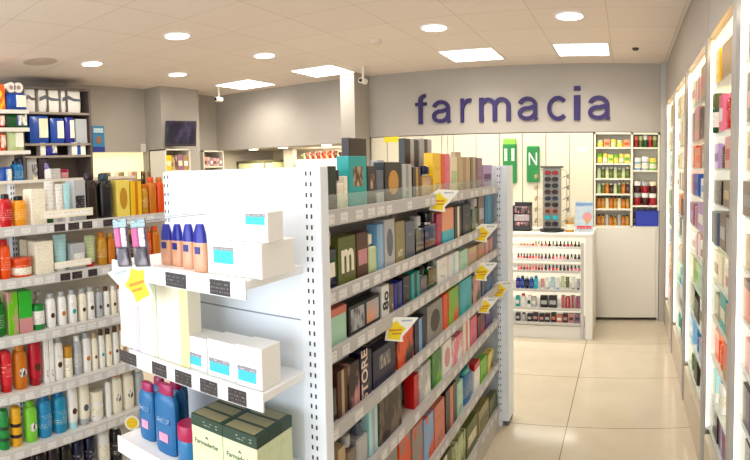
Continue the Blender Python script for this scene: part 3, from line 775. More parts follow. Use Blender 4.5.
side_row(4, -4.62, 4.17, 4.53, 1.365, [('box', 'lemon', 'gold', 'x'), ('box', 'charcoal', 'beige', 'x'), ('box', 'pine', 'beige', 'x'), ('box', 'cream', 'tan', 'x')], .2, 'lower shelf under the television', 'under the television', seed=5)
side_row(6, -4.92, 5.10, 5.45, 1.68, [('box', 'rose', 'maroon', 'x'), ('box', 'beige', 'mauve', 'x'), ('box', 'mauve', 'white', 'x')], .12, 'upper shelf in the far corner', 'in the far left corner', seed=6)
side_row(5, -4.92, 5.10, 5.45, 1.365, [('box', 'yellow', 'gold', 'x'), ('box', 'orange', 'yellow', 'x'), ('box', 'violet', 'white', 'x'), ('box', 'indigo', 'white', 'x')], .2, 'lower shelf in the far corner', 'in the far left corner', seed=7)
a, b = at_x(92, 126, -5.19), at_x(105, 152, -5.19)
t = thing('poster', 'small blue poster with a brown round picture on the left grey wall', 'poster', (-5.196, (a.y + b.y) / 2, (a.z + b.z) / 2)); h, w = (a.z - b.z) / 2, (b.y - a.y) / 2
MB().box(0, .008, -w, w, -h, h).obj('sheet', printed('2f86b8', '1d4f9a', .5, .05), t, False)
MB().box(.008, .0095, -w * .8, w * .8, h * .5, h * .85).obj('heading', printed('cfe6ee', '2f86b8', .5, .03), t, False)
MB().lathe([(1, 0), (1, .002)], 0, -.01, w * .55, h * .32, 18, axis='x', z0=.008).obj('round_picture', mat('8c6a58', .5), t)
MB().box(.008, .0095, -w, w, -h, -h * .6).obj('foot_band', mat('28348c', .5), t, False)
tag(MB().box(0, .035, -.035, .035, -.05, .05, .006).obj('wall_socket_box', mat('dcd6ca', .5), loc=(-5.2, 4.30, 1.93)), 'small pale box on the grey wall beside the left pier', 'wall box')
# leaflets standing along the sill of the lit recess
cols = ['orange', 'maroon', 'charcoal', 'cream', 'tan', 'olive', 'cream', 'salmon', 'beige', 'brown', 'cream', 'rose']
t = thing('leaflet_rack', 'white leaflet rack under the lit recess of the left wall', 'rack', (-5.0, 3.95, 1.40))
MB().box(-.19, 0, -.42, .42, 0, .012).box(-.012, 0, -.42, .42, 0, .06).box(-.19, -.18, -.42, .42, 0, .12).obj('tray', mat('e9e2d2', .5), t, False)
for i, c in enumerate(cols):
    tag(MB().box(-.003, .003, -.03, .03, 0, .235, .001).obj('leaflet', art(c, 'cream', 20), loc=(-5.06 - (i % 3) * .03, 3.58 + i * .066, 1.4125)), '%s leaflet, %s from the left in the rack below the lit recess' % (nice(c), ORD[i]), 'leaflet', 'leaflets in the rack')

# nappy shelves
X = -4.88; y0, y1 = 2.50, 3.34
CARC = mat('5d524e', .5)
t = thing('wall_shelf_cabinet', 'dark brown wall shelf cabinet of nappy packs at the upper left', 'shelf cabinet', (X, 2.92, 1.0))
m = MB().box(-.30, -.285, -.42, .42, 0, 1.54).box(-.285, 0, .395, .42, 0, 1.54).box(-.285, 0, -.42, -.395, 0, 1.54).box(-.285, 0, -.395, .395, 1.515, 1.54)
for yy in (-.10, .13): m.box(-.285, -.01, yy - .01, yy + .01, 1.29, 1.515)
m.obj('carcase', CARC, t, False)
SZ = (2.285, 1.965, 1.84, 1.2)
for z in SZ: MB().box(-.285, 0, -.395, .395, z - 1.022, z - 1.0).obj('shelf', mat('93897f', .5), t, False)
gn = 'nappy packs in the dark wall cabinet'
def packs(spec, z, where, d=.12):
    for i, (k, x0, x1, yt, c1, c2, st, ex) in enumerate(parse(spec)):
        off = float(ex.get('back', .02))
        a, b = at_x(x0, yt + 10, X - off), at_x(x1, yt + 10, X - off); top = at_x((x0 + x1) / 2, yt, X - off).z
        product(k, abs(b.y - a.y) * .97, d, max(.05, top - z), c1, c2, st, (X - off - d / 2, (a.y + b.y) / 2, z), PI / 2,
                '%s, %s from left, %s' % (describe(k, c1, c2, st), ORD[i], where), gn, 'nappy_pack' if k == 'pack' else None)
packs('''
pack 25 36 88 white umber swoosh
pack 39 60 88.5 white slate swoosh
pack 62 81.5 89 white slate swoosh
''', 2.286, 'top nappy cabinet shelf')
packs('''
pack 30 49.5 115 blue cream -
pack 51 65 118 blue white -
pack 66 75 117 indigo white -
box 75.5 87 119 silver sky p
''', 1.966, 'middle nappy cabinet shelf')
packs('''
box 40.5 46 143 white silver p
pack 47 58 143 indigo blue -
box 72 86 142.5 white blue s
''', 1.841, 'lowest nappy cabinet shelf', .09)
packs('''
can 14 27 158 navy blue x
pack 27.5 38 157 silver slate -
pack 39 50 156 plum indigo -
''', 1.201, 'below the nappy cabinet', .1)
# nearer display rack at the left picture edge
t = thing('side_display_rack', 'grey display rack of household packs at the left picture edge', 'rack', (-4.30, 2.02, 0))
m = MB().box(-.36, -.34, -.42, .26, 0, 2.42).box(-.34, 0, -.42, -.40, 0, 2.42)
m.obj('rack_frame', mat('a8a29a', .5), t, False)
RZ = (at_x(14, 110, -4.3).z, at_x(14, 128, -4.3).z, at_x(14, 151, -4.3).z, at_x(14, 184, -4.3).z)
RZ = (at_x(14, 92, -4.3).z,) + RZ
for z in RZ[1:]:
    s = MB().box(-.34, -.006, -.40, .26, z - .02, z).obj('shelf', mat('d9d3c8', .45), t, False)
    MB().box(-.006, .0, -.40, .26, z - .03, z + .004).obj('price_rail', mat('e6e2da', .4), s, False)
def rack(spec, z, where, d=.14):
    for i, (k, x0, x1, yt, c1, c2, st, ex) in enumerate(parse(spec)):
        off = .02
        a, b = at_x(x0, yt + 10, -4.3 - off), at_x(x1, yt + 10, -4.3 - off); top = at_x((x0 + x1) / 2, yt, -4.3 - off).z
        product(k, abs(b.y - a.y) * .97, d if k in ('box', 'pack') else min(d, abs(b.y - a.y)), max(.05, top - z), c1, c2, st, (-4.3 - off - d / 2, (a.y + b.y) / 2, z), PI / 2,
                '%s, %s from left, %s' % (describe(k, c1, c2, st), ORD[i], where), 'packs on the side display rack')
rack('''
box -6 5 84 orange yellow a
pack 7 28 93 blue white -
''', RZ[1], 'top shelf of the side rack')
rack('''
pack -6 6 114 crimson pink -
pack 7 29 113.5 emerald blue -
''', RZ[2], 'second shelf of the side rack')
rack('''
pack -6 7 133 orange red -
pack 8 25 130.5 lightgreen white -
''', RZ[3], 'third shelf of the side rack')
rack('''
pack 1 13 167 blue sky -
bot 14 26 160 azure navy x
''', RZ[4], 'fourth shelf of the side rack')
a, b = at_x(7, 85, -4.34), at_x(22, 85, -4.34)
for k, (px, lb) in enumerate(((11.5, 'left'), (19, 'right'))):
    c = at_x(px, 86, -4.34)
    t = thing('paper_roll', 'white paper roll lying end-on on top of the blue pack, %s one' % lb, 'paper roll', (-4.40, c.y, at_x(14, 92.6, -4.34).z + .047), 0, 'paper rolls on the side rack')
    MB().lathe([(.046, -.05), (.046, .05)], seg=20, axis='x').obj('roll', mat('efe9e4', .8), t)
    MB().lathe([(.019, .0495), (.019, .0515)], seg=14, axis='x').obj('core', mat('a58f86', .8), t)

# hatch: what shows of the room behind
t = thing('glass_display_cabinet', 'pale green glass display cabinet with dark top rail in the hatch', 'cabinet', (-4.68, 6.05, 0))
MB().box(-.48, .14, 0, .4, 0, 1.72).obj('cabinet_body', mat('d3d6a8', .2), t, False)
MB().box(-.49, .15, -.012, .41, 1.72, 1.75).obj('top_rail', mat('4b4a33', .4), t, False)
MB().box(-.012, .012, -.012, 0, .9, 1.72).obj('glass_joint', mat('6d6c4c', .4), t, False)
tag(MB().box(-.08, .08, 0, .1, 0, 1.895, .003).obj('hatch_post', mat('d2c8ba', .5), loc=(-4.42, 6.25, 0)), 'pale post standing beside the green glass cabinet in the hatch', 'post')
t = thing('back_room_table', 'white back-room unit with packets on top, seen through the hatch', 'shelf unit', (-3.86, 6.2, 0))
MB().box(-.40, .38, 0, .35, 0, 1.74, .004).obj('unit_body', WHT, t, False)
for i, c in enumerate(('olive', 'red', 'crimson', 'red', 'orange', 'red', 'maroon')):
    tag(MB().box(-.04, .04, -.05, .05, 0, .085 + .008 * (i % 3), .003).obj('packet', art(c, 'cream', 30), loc=(-4.13 + i * .088, 6.26, 1.7405)), '%s packet, %s from the left on the white unit in the hatch' % (nice(c), ORD[i]), 'packet', 'packets seen through the hatch')
for i, (x, y) in enumerate(((-4.75, 5.90), (-4.25, 5.90), (-3.55, 5.85))):
    struct(MB().lathe([(.06, -.008), (.065, 0)], seg=18).obj('trim_%d' % (7 + i), glow('fff0cc', 10), loc=(x, y, 1.9)))
    area('hatch_lamp', (x, y, 1.885), .12, 7, (1, .86, .62), shape='DISK')
area('back_room_lamp', (-3.9, 6.6, 1.88), .5, 14, (1, .93, .8))
struct(MB().box(XL, -2.90, YB + .5, 6.95, 1.9, 1.95).obj('trim_10', wall_mat('d8cdb9')))
# ------------------------------------------------------------------ price rails and uprights
def upright(parent, x0, x1, y0, y1, z1, face, name='upright', loc=(0, 0), pitch=.027):
    """shop-fitting post with pairs of dark slots down one face ('-y' or '+x')"""
    m = MB().box(x0, x1, y0, y1, 0, z1, .002)
    z = .1
    while z < z1 - .02:
        for s in (-.007, .007):
            if face == '-y':
                c = (x0 + x1) / 2 + s; m.box(c - .0024, c + .0024, y0 - .0006, y0 + .001, z, z + .011, mi=1)
            else:
                c = (y0 + y1) / 2 + s; m.box(x1 - .001, x1 + .0006, c - .0028, c + .0028, z, z + .014, mi=1)
        z += pitch
    return m.obj(name, [PANEL, DARK], parent, False)

# ------------------------------------------------------------------ the perfume gondola (faces +x)
XG, G0, G1 = -.76, 1.19, 3.20
GROWS = [1.484, 1.270, 1.107, .889, .684, .415]
gd = thing('gondola_shelving', 'white double-sided gondola shelving full of perfume boxes', 'shelving', (-1.02, 2.2, 0))
gx = lambda x: x + 1.02
gy = lambda y: y - 2.2
MB().box(-.012, .012, gy(G0), gy(G1), .1, 1.585).obj('back_panel', mat('d8d6d4', .5), gd, False)
MB().box(gx(-1.27), gx(-.765), gy(G0), gy(G1), 0, .10, .004).obj('base_plinth', mat('c7c3bf', .4), gd, False)
for y in (2.19,): MB().box(-.03, .03, gy(y) - .02, gy(y) + .02, .1, 1.59, .002).obj('centre_post', PANEL, gd, False)
TICK = printed('e6e5e3', '9a9a9a', .5, .012)
for i, z in enumerate(GROWS + [.135]):
    for s in (1, -1):
        xa, xb = (.012, gx(XG) - .006) if s > 0 else (gx(-1.275), -.012)
        sh = MB().box(xa, xb, gy(G0) + .03, gy(G1) - .01, z - .022, z - .004).obj('shelf', mat('d5d2cf', .4), gd, False)
        xr = gx(XG) - .006 if s > 0 else gx(-1.275) - .006
        rl = MB().box(xr, xr + .006, gy(G0) + .03, gy(G1) - .01, z - .040, z + (.004 if i else .006), .0015).obj('price_rail', mat('bebcbc', .35), sh, False)
        if s > 0:
            rr = random.Random(i)
            y = gy(G0) + .05; m = MB()
            while y < gy(G1) - .1:
                w = rr.choice((.04, .045, .05))
                if rr.random() < .8: m.box(xr + .006, xr + .0072, y, y + w, z - .034, z - .006)
                y += w + rr.choice((.02, .035, .05))
            m.obj('price_tickets', TICK, sh, False)['kind'] = 'stuff'
MB().box(gx(XG) - .012, gx(XG) - .009, gy(G0) + .03, gy(G1) - .01, 1.484, 1.53).obj('riser_guard', clear('white', .86), gd, False)
GP = 'near-end gondola'
NG = dict(box='perfume carton', bot='perfume bottle', pic='perfume gift carton')
def gond(spec, i, nm):
    shelf_row(spec, 'x+', XG - .02, GROWS[i] - .004 if i < 6 else .131, '%s gondola shelf' % nm, 'perfume gondola', .042, NG, 'from near post')
# the rows: kind, left and right edge, top, first colour, second colour, style
gond('''
box 323 337 166 pine umber b
scent 338 344 170 ivory umber -
box 344.5 348 176 ivory cream -
box 348.5 367 156 teal brown w
box 367.5 376 166 charcoal brown w
box 376.5 384 170 slate silver b
box 384.5 402 162 black gold o
box 402.5 412 164 silver grey s
box 413 421 167 umber gold s
scent 422 432 166 gold navy -
box 433 441 153 yellow gold -
box 441.3 445 154 orange yellow -
box 445.3 450 154 pink rose -
box 450.5 457.5 157 cream lightgreen x
box 458 470.5 157 beige tan s
box 471 477 157 taupe beige s
box 477.5 482.5 158 mauve beige -
box 483 492 165 lilac purple x
''', 0, 'top')
shelf_row('''
box 349 367 138 umber black x
box 378 384.5 160 silver white -
box 405 419 139 charcoal silver s
box 419.5 432 139 silver umber s
box 456 461 152 beige gold -
''', 'x+', XG - .125, GROWS[0] - .004, 'back of top gondola shelf', 'perfume gondola back row', .03, NG, 'from near post')
gond('''
scent 324.5 337 231 navy silver x
box 338 356 236 olive red -
box 356.5 368.5 232 brown rose x
scent 369 377 234 lightgreen ivory -
box 377.5 384 224 sky silver s
box 384.5 395 219 silver slate o
box 395.5 405 221 khaki grey -
box 405.5 415 221 slate sky -
scent 415.5 424 216 black silver -
scent 424.5 436 212 plum black -
box 436.5 441.5 214 magenta pink -
box 442 454 208 peach turquoise b
box 454.5 462 206 umber cream s
box 462.5 471 204 black taupe -
scent 471.5 478 198 emerald silver -
box 478.5 484.5 196 taupe silver x
box 485 493 194 azure teal s
''', 1, 'second')
gond('''
box 327 347 308 mint salmon t
pic 348 381 300 black silver -
box 382 389.5 285 white aqua -
box 390 394 284 taupe beige -
box 394.5 402.5 282 indigo navy s
box 403 411 276 charcoal taupe -
box 411.5 420 272 teal pine s
scent 420.5 427.5 268 slate black -
scent 428 437 258 emerald pine -
box 437.5 448 258 white black -
box 448.5 459 253 white aqua s
box 459.5 468 250 mint white -
box 468.5 477 247 beige rose x
box 477.5 485 243 tan salmon x
box 485.5 493 239 rose tan s
''', 2, 'third')
gond('''
scent 329.5 337 373 charcoal silver -
box 337.5 348 369 brown beige s
box 348.5 360 362 umber rose a
box 360.5 372 351 navy maroon -
box 372.5 396 345 navy slate w
box 397 414 331 orange black a
box 414.5 426 318 navy sky s
box 427 443 302 grey umber o
box 443.5 448 294 orange amber -
box 448.5 459 288 lime orange a
box 459.5 472 279 turquoise teal a
box 472.5 481 274 rose emerald a
box 481.5 492.5 270 plum azure a
''', 3, 'fourth')
gond('''
scent 330 338 452 brown charcoal -
box 338.5 346 447 beige cream -
scent 347 356 436 taupe silver -
scent 357 368 422 silver slate -
box 369 378 408 aqua silver s
box 379 402 388 umber taupe a
box 394 413.5 380 taupe silver o back=.06
box 414 419 374 red crimson -
box 419.5 431 364 silver white a
box 432 441.5 351 green lime a
box 442.5 452 341 white rose o
box 452.5 463 336 pink white a
box 463.5 470 321 ivory pink s
box 470.5 477 317 pink beige -
box 477.5 485 314 maroon crimson a
box 485.5 492.5 308 violet plum -
''', 4, 'fifth')
gond('''
box 372 384 466 silver slate a
box 385 398 452 grey orange o
box 399 411 436 orange grey a
box 412 423 424 grey orange a
box 424 434 415 sky orange a
box 434.5 445 402 salmon cream -
box 445.5 457 386 umber salmon s
box 457.5 463 381 mint emerald -
bot 464 474 368 azure teal x
box 474.5 480 362 white red t
box 480.5 487 358 lime khaki -
box 487.5 494 352 lemon olive a
''', 5, 'sixth')
gond('''
box 428 438 470 white silver a
box 438.5 452 456 olive white s
box 452.5 466 438 lightgreen olive a
box 466.5 478 420 olive cream x
box 478.5 489 405 khaki olive x
box 489.5 497 396 olive lightgreen -
''', 6, 'lowest')
# lettering printed on three cartons
def find(lb): return [o for l, v in LABELS.items() for o in v if l.startswith(lb)][0]
def front_text(o, body, size, c, zf, rot=0., sx=1., dx=0., bold=0.):
    b = [ch for ch in o.children if ch.name.startswith('carton_body')][0]
    ys = [v.co.y for v in b.data.vertices]; zs = [v.co.z for v in b.data.vertices]
    return text(body, size, mat(c, .4), o, (dx, min(ys) - .0012, max(zs) * zf), (PI / 2, rot, 0), 'lettering', sx=sx, bold=bold)
front_text([o for l, v in LABELS.items() for o in v if l.endswith('second gondola shelf') and l.startswith('olive perfume carton')][0], 'm', .13, 'ivory', .55, 0, .8, 0, .004)
front_text(find('navy perfume carton, fourth') if any(l.startswith('navy perfume carton, fourth') for l in LABELS) else find('navy perfume carton'), 'STORE', .055, 'f0d9c8', .5, -PI / 2, 1, -.012, .0008)
front_text(find('white perfume carton'), '8o', .06, 'black', .5, -PI / 2, 1, 0, .001)

# ------------------------------------------------------------------ white end units of the gondola
def end_shelf(t, x0, x1, y0, y1, z, labels, rng):
    sh = MB().box(x0, x1, y0, y1, z - .022, z, .002).obj('shelf', WHT, t, False)
    MB().box(x0, x1, y0 - .006, y0, z - .044, z + .003, .001).obj('price_rail', mat('e9e9ec', .35), sh, False)
    for a, b in labels: MB().box(a, b, y0 - .0075, y0 - .006, z - .041, z - .006).obj('price_label', printed('2b2326', '8d8078', .4, .009), sh, False)
    return sh
YE = 1.15
ec = thing('endcap_shelving', 'white end unit of the gondola facing the viewer', 'shelving', (-1.0, YE, 0))
ex = lambda x: x + 1.0
MB().box(ex(-1.262), ex(-.785), 0, .03, 0, 1.607).obj('back_panel', PANEL, ec, False)
MB().box(ex(-1.262), ex(-.785), -.0004, 0, 1.213, 1.217).obj('panel_seam', mat('8e93a0', .5), ec, False)
upright(ec, ex(-.785), ex(-.716), -.004, .035, 1.608, '-y')
upright(ec, ex(-1.29), ex(-1.262), -.004, .035, 1.606, '-y')
MB().box(ex(-1.27), ex(-.77), -.24, 0, 0, .12, .004).obj('base_plinth', WHT, ec, False)
S1, S2, S3, S4 = 1.358, 1.085, .845, .52
yf1, yf2, yf3 = -.225, -.175, -.23
def xs_at(pts, Y): return [(ex(at_y(a, y, Y).x), ex(at_y(b, y, Y).x)) for a, b, y in pts]
end_shelf(ec, ex(-1.27), ex(-.775), yf1, 0, S1, xs_at([(168, 188, 288), (212, 232, 291)], YE + yf1), 0)
end_shelf(ec, ex(-1.27), ex(-.775), yf2, 0, S2, xs_at([(122, 138, 357), (154, 168, 367), (177, 193, 376), (202, 219, 385), (230, 248, 395)], YE + yf2), 0)
end_shelf(ec, ex(-1.27), ex(-.775), yf3, 0, S3, [], 0)
end_shelf(ec, ex(-1.27), ex(-.775), yf3, 0, S4, [], 0)
def end_item(kind, x0, x1, yt, z, back, c1, c2, st, lb, grp, d=None, yb=None):
    Y = YE - .22 + back
    a, b = at_y(x0, (yt + 30), Y), at_y(x1, (yt + 30), Y); top = at_y((x0 + x1) / 2, yt, Y).z
    w = abs(b.x - a.x); d = d or w
    return product(kind, w, d, top - z, c1, c2, st, ((a.x + b.x) / 2, Y + d / 2, z), 0, lb, grp)
G = 'blue-capped tanning bottles'
for i, (x0, x1, back) in enumerate(((159, 169.5, .03), (170, 180, .03), (180.5, 191.5, .02), (191, 204, .005))):
    t = end_item('bot', x0, x1, 224.5, S1 + .0005, back, 'skin', 'indigo', 'c', 'tan bottle with blue cap on the upper end-unit shelf, %s from the left' % ORD[i], G, .022)
    MB().box(-.008, .008, -.0125, -.0105, .045, .062).obj('label_panel', mat('2a2f86', .4), t, False)
def white_carton(x0, x1, yt, z, back, d, lb, logo, lo=.34, hi=.72):
    t = end_item('box', x0, x1, yt, z, back, 'white', None, '-', lb, 'white cartons with teal print on the end unit', d)
    b = t.children[0]; w = max(v.co.x for v in b.data.vertices); h = max(v.co.z for v in b.data.vertices); d2 = d / 2
    a, c = logo
    MB().box(a * w, c * w, -d2 - .0008, -d2, h * lo, h * hi).obj('teal_panel', mat('25c4cf', .35), t, False)
    MB().box(a * w - .001, c * w + .001, -d2 - .001, -d2, h * hi, h * (hi + .1)).obj('grey_strip', printed('8a8d92', 'white', .4, .006), t, False)
    return t
t = white_carton(208, 262, 242, S1 + .0005, .015, .13, 'wide white carton with teal panel, lower of two on upper shelf', (-.75, .0))
z2 = S1 + .0005 + max(v.co.z for v in t.children[0].data.vertices) + .0005
white_carton(216, 268, 211.5, z2, .03, .06, 'wide white carton with teal panel, stacked on another carton', (.2, .9), .58, .84)
G = 'slim cartons on the middle end-unit shelf'
BK2 = .055
for x0, x1, yt, c1, c2, lb in ((120, 139, 280, 'white', 'd6c4ea', 'slim white carton with lilac side stripe'), (139.5, 156.5, 283, 'white', 'dcebc6', 'slim white carton with pale green side stripe'), (157, 188, 287, 'ivory', 'f3eca0', 'slim ivory carton with yellow side stripes')):
    t = end_item('box', x0, x1, yt, S2 + .0005, BK2, c1, None, '-', lb + ' on the middle end-unit shelf', G, .05)
    b = t.children[0]; w = max(v.co.x for v in b.data.vertices); h = max(v.co.z for v in b.data.vertices)
    MB().box(w * .5, w * .98, -.0257, -.025, .001, h - .001).obj('side_stripe', mat(c2, .35), t, False)
    MB().box(-w * .5, w * .2, -.0257, -.025, h * .78, h * .86).obj('print', printed(c1, 'tan', .4, .01), t, False)
G = 'cream cartons with blue print on the middle end-unit shelf'
for i, (x0, x1, yt, back, pl) in enumerate(((183, 207, 337, .06, 'left'), (208, 236, 342, .055, 'middle'), (236.5, 262, 347, .05, 'right'))):
    t = end_item('box', x0, x1, yt, S2 + .0005, back, 'white', None, '-', 'squat white carton with blue print, %s of three on the middle shelf' % pl, G, .075)
    b = t.children[0]; w = max(v.co.x for v in b.data.vertices); h = max(v.co.z for v in b.data.vertices)
    MB().box(-w * .85, w * .55, -.0383, -.0375, h * .14, h * .4).obj('blue_panel', mat('38bfe0', .35), t, False)
    MB().box(-w * .88, w * .6, -.0384, -.0375, h * .4, h * .5).obj('grey_strip', printed('8d8894', 'white', .4, .006), t, False)
G = 'blue bottles with magenta caps on the lower end-unit shelf'
for i, (x0, x1, yt, back, pl) in enumerate(((137, 152, 384, .03, 'front left'), (152.5, 173, 386, .015, 'front right'), (149, 163, 379, .09, 'behind the front left one'), (165, 180, 381, .075, 'behind the front right one'), (171, 183, 378, .13, 'furthest back'))):
    t = end_item('bot', x0, x1, yt, S3 + .0005, back, '0f629a', '9c1253', '-', 'blue shampoo bottle with magenta cap, ' + pl, G, .032)
    b = t.children[0]; w = max(v.co.x for v in b.data.vertices)
    MB().box(-w * .35, w * .45, -.0172, -.015, .035, .058).obj('pink_panel', mat('e795b4', .4), t, False)
    MB().box(-w * .6, w * .6, -.0168, -.015, .085, .098).obj('brand_strip', printed('0f629a', 'white', .4, .006), t, False)
end_item('jar', 173, 190.5, 428, S3 + .0005, .003, '146ba3', 'a8124b', '-', 'round blue jar with magenta lid beside the green-topped cartons', None)
G = 'pale green cartons with dark green tops'
zt = .990; w, d, h = .106, .046, zt - S3
for r_ in range(3):
    for c_ in range(2):
        x = -.993 + w / 2 + c_ * (w + .0015); y = .948 + d / 2 + r_ * (d + .001)
        t = thing('carton', 'pale green carton with dark green top, %s row, %s' % (('front', 'middle', 'back')[r_], ('left', 'right')[c_]), 'box', (x, y, S3 + .0005), 0, G)
        MB().box(-w / 2, w / 2, -d / 2, d / 2, 0, h * .80, .001).obj('carton_body', printed('d3dcb4', 'c3cfa0', .4, .03), t, False)
        MB().box(-w / 2 - .0004, w / 2 + .0004, -d / 2 - .0004, d / 2 + .0004, h * .80, h, .001).obj('lid', mat('1f3b2c', .35), t, False)
        MB().box(-w / 2 + .004, w / 2 - .012, -d / 2 + .006, d / 2 - .004, h, h + .0006).obj('lid_panel', mat('8f8a66', .4), t, False)
        MB().box(-w * .15, w * .35, -d / 2 - .0010, -d / 2 - .0003, h * .84, h * .95).obj('grey_print', printed('1f3b2c', 'b7c6b0', .4, .007), t, False)
        if r_ == 0:
            text('Farmaderbe', .0165, mat('46553f', .5), t, (-.002, -d / 2 - .0006, h * .55), (PI / 2, 0, 0), 'lettering', .0003)
            MB().prism([(-.006, 0), (0, .008), (.006, 0), (0, .003)], -d / 2 - .0008, -d / 2).obj('leaf_mark', mat('3a4a3a', .5), t).location.z = h * .63
# blister packs on hooks at the left end of the unit
for i, (x0, x1) in enumerate(((117, 131), (133.5, 150))):
    Y = .885
    a, b = at_y(x0, 219, Y), at_y(x1, 268, Y); w, h = abs(b.x - a.x) / 2, a.z - b.z
    t = thing('blister_pack', 'pink and grey blister pack hanging beside the yellow tag, %s one' % ('left', 'right')[i], 'blister pack', ((a.x + b.x) / 2, Y, b.z), .12 - .1 * i, 'hanging pink blister packs')
    t.rotation_euler = (0, math.radians(-7), .1 - .1 * i)
    MB().box(-w, w, .0, .004, 0, h, .001).obj('backing_card', mat('5d5660', .4), t, False)
    MB().box(-w, w, -.0008, 0, h * .84, h).obj('header', printed('9db9bf', '3d5a66', .4, .008), t, False)
    MB().box(-w * .8, w * .1, -.008, 0, h * .42, h * .82, .003).obj('pink_panel', mat('c05a94', .35), t, False)
    MB().box(w * .12, w * .86, -.006, 0, h * .42, h * .82, .003).obj('white_panel', printed('e8dfe6', '3b3a3c', .3, .014), t, False)
    MB().box(-w * .85, w * .85, -.007, 0, .004, h * .4, .003).obj('grey_panel', art('4e4852', '8f8790', 40), t, False)
    tag(MB().tube([(0, YE - Y + .0, 0), (0, .0, 0), (0, -.012, .008)], .0016, 6).obj('display_hook', mat('silver', .25, .9), loc=((a.x + b.x) / 2 + math.sin(math.radians(-7)) * h, Y - .004, a.z - .006)), 'thin wire hook holding the %s pink blister pack' % ('left', 'right')[i], 'hook', 'wire hooks on the end unit')

# far end unit
t = thing('far_end_panel', 'pale blue-white end unit closing the far end of the gondola', 'shelving', (-.76, 3.2, 0))
upright(t, -.012, .012, -.0, .03, 1.604, '-y', pitch=.04)
MB().box(.012, .052, .02, .17, .03, 1.606, .003).obj('side_panel', mat('eef5fc', .35), t, False)
MB().box(-.5, .012, .031, .05, .03, 1.606).obj('back_panel', mat('dfe6ee', .35), t, False)
MB().box(-.5, .045, .031, .165, 0, .03).obj('foot', mat('5c6468', .5), t, False)

# ------------------------------------------------------------------ promotional tags on the rails
def promo(lb, loc, rz, s, tilt=0.):
    """white pointed card with a yellow star and grey heading"""
    t = thing('promotional_tag', lb, 'price tag', loc, 0, 'yellow star promotional tags')
    t.rotation_euler = (0, tilt, rz)
    card = [(-.37, .24), (-.22, .28), (-.05, .39), (.66, .33), (.40, .03), (.16, -.21), (.18, -.37), (-.37, -.29), (-.33, -.05)]
    star = [(-.31, .19), (-.16, .20), (0, .28), (.10, .14), (.27, .03), (.10, -.16), (.08, -.31), (-.31, -.24), (-.25, -.03)]
    MB().prism([(a * s, b * s) for a, b in card], 0, .0015).obj('card', mat('f7f6ee', .4), t, False)
    MB().prism([(a * s, b * s) for a, b in star], -.0007, 0).obj('star', mat('f6dc12', .4), t, False)
    MB().box(-.24 * s, .15 * s, -.0012, -.0007, -.03 * s, .03 * s).obj('print_line', printed('d9931c', 'a8681a', .5, .03), t, False)
    MB().box(-.16 * s, .12 * s, -.0012, -.0007, -.13 * s, -.08 * s).obj('print_line', printed('d9931c', 'a8681a', .5, .03), t, False)
    MB().box(.14 * s, .46 * s, -.0007, 0, .24 * s, .29 * s).obj('heading', printed('9fb4c4', 'f7f6ee', .5, .03), t, False)
    MB().box(-.02 * s, .02 * s, .0015, .012, .0, .03 * s).obj('clip', clear('white', .5), t, False)
    return t
for px, py, s, lb in ((440, 201, .112, 'yellow star tag on the top gondola rail'), (483, 233.5, .12, 'yellow star tag on the second gondola rail, near the far post'),
                      (482.5, 272, .12, 'yellow star tag on the third gondola rail, near the far post'), (485.5, 306, .105, 'yellow star tag on the fourth gondola rail'),
                      (397, 330, .102, 'large yellow star tag on the third gondola rail, nearest the viewer')):
    p = at_x(px, py, XG + .012)
    promo(lb, p, math.radians(34), s * 1.12)
p = at_y(500, 290, 3.192); promo('yellow star tag hanging on the far end unit', p, math.radians(30), .14)
p = at_y(135, 284, YE + yf1 - .0085)
t = promo('large tilted yellow star tag under the pink blister packs', p, math.radians(14), .158, 0)
t.scale = (-1, 1, 1); t.rotation_euler = (0, math.radians(-18), math.radians(4))
t = thing('price_sticker', 'round yellow price tag at the end of the lower shampoo shelf', 'price tag', at_x(132, 423, -2.075), math.radians(50))
MB().lathe([(.036, 0), (.036, .0015)], seg=20, axis='y').obj('card', mat('f0ead8', .4), t)
MB().lathe([(.028, -.0008), (.028, 0)], seg=10, axis='y').obj('yellow_disc', printed('f0c81a', 'c98a12', .5, .02), t)

# ------------------------------------------------------------------ the left shampoo wall (faces +x)
XS = -2.10; LY0, LY1 = .35, 1.90
LROWS = [1.403, 1.180, .934, .688, .443, .20]
sw = thing('shampoo_shelving', 'white metal shelving full of shampoo bottles at the left', 'shelving', (-2.42, 1.12, 0))
sx_ = lambda x: x + 2.42
sy_ = lambda y: y - 1.12
MB().box(-.02, 0, sy_(LY0), sy_(LY1), 0, 1.585).obj('back_panel', mat('e6dccb', .5), sw, False)
MB().box(-.03, .05, sy_(LY0), sy_(LY1), 1.585, 1.60).obj('top_cap', mat('efe9de', .4), sw, False)
upright(sw, 0, .035, sy_(LY1) - .03, sy_(LY1), 1.585, '+x')
upright(sw, 0, .035, sy_(1.14), sy_(1.17), 1.585, '+x')
MB().box(0, sx_(XS) - .02, sy_(LY0), sy_(LY1), 0, .09).obj('base_plinth', mat('b9b5b2', .4), sw, False)
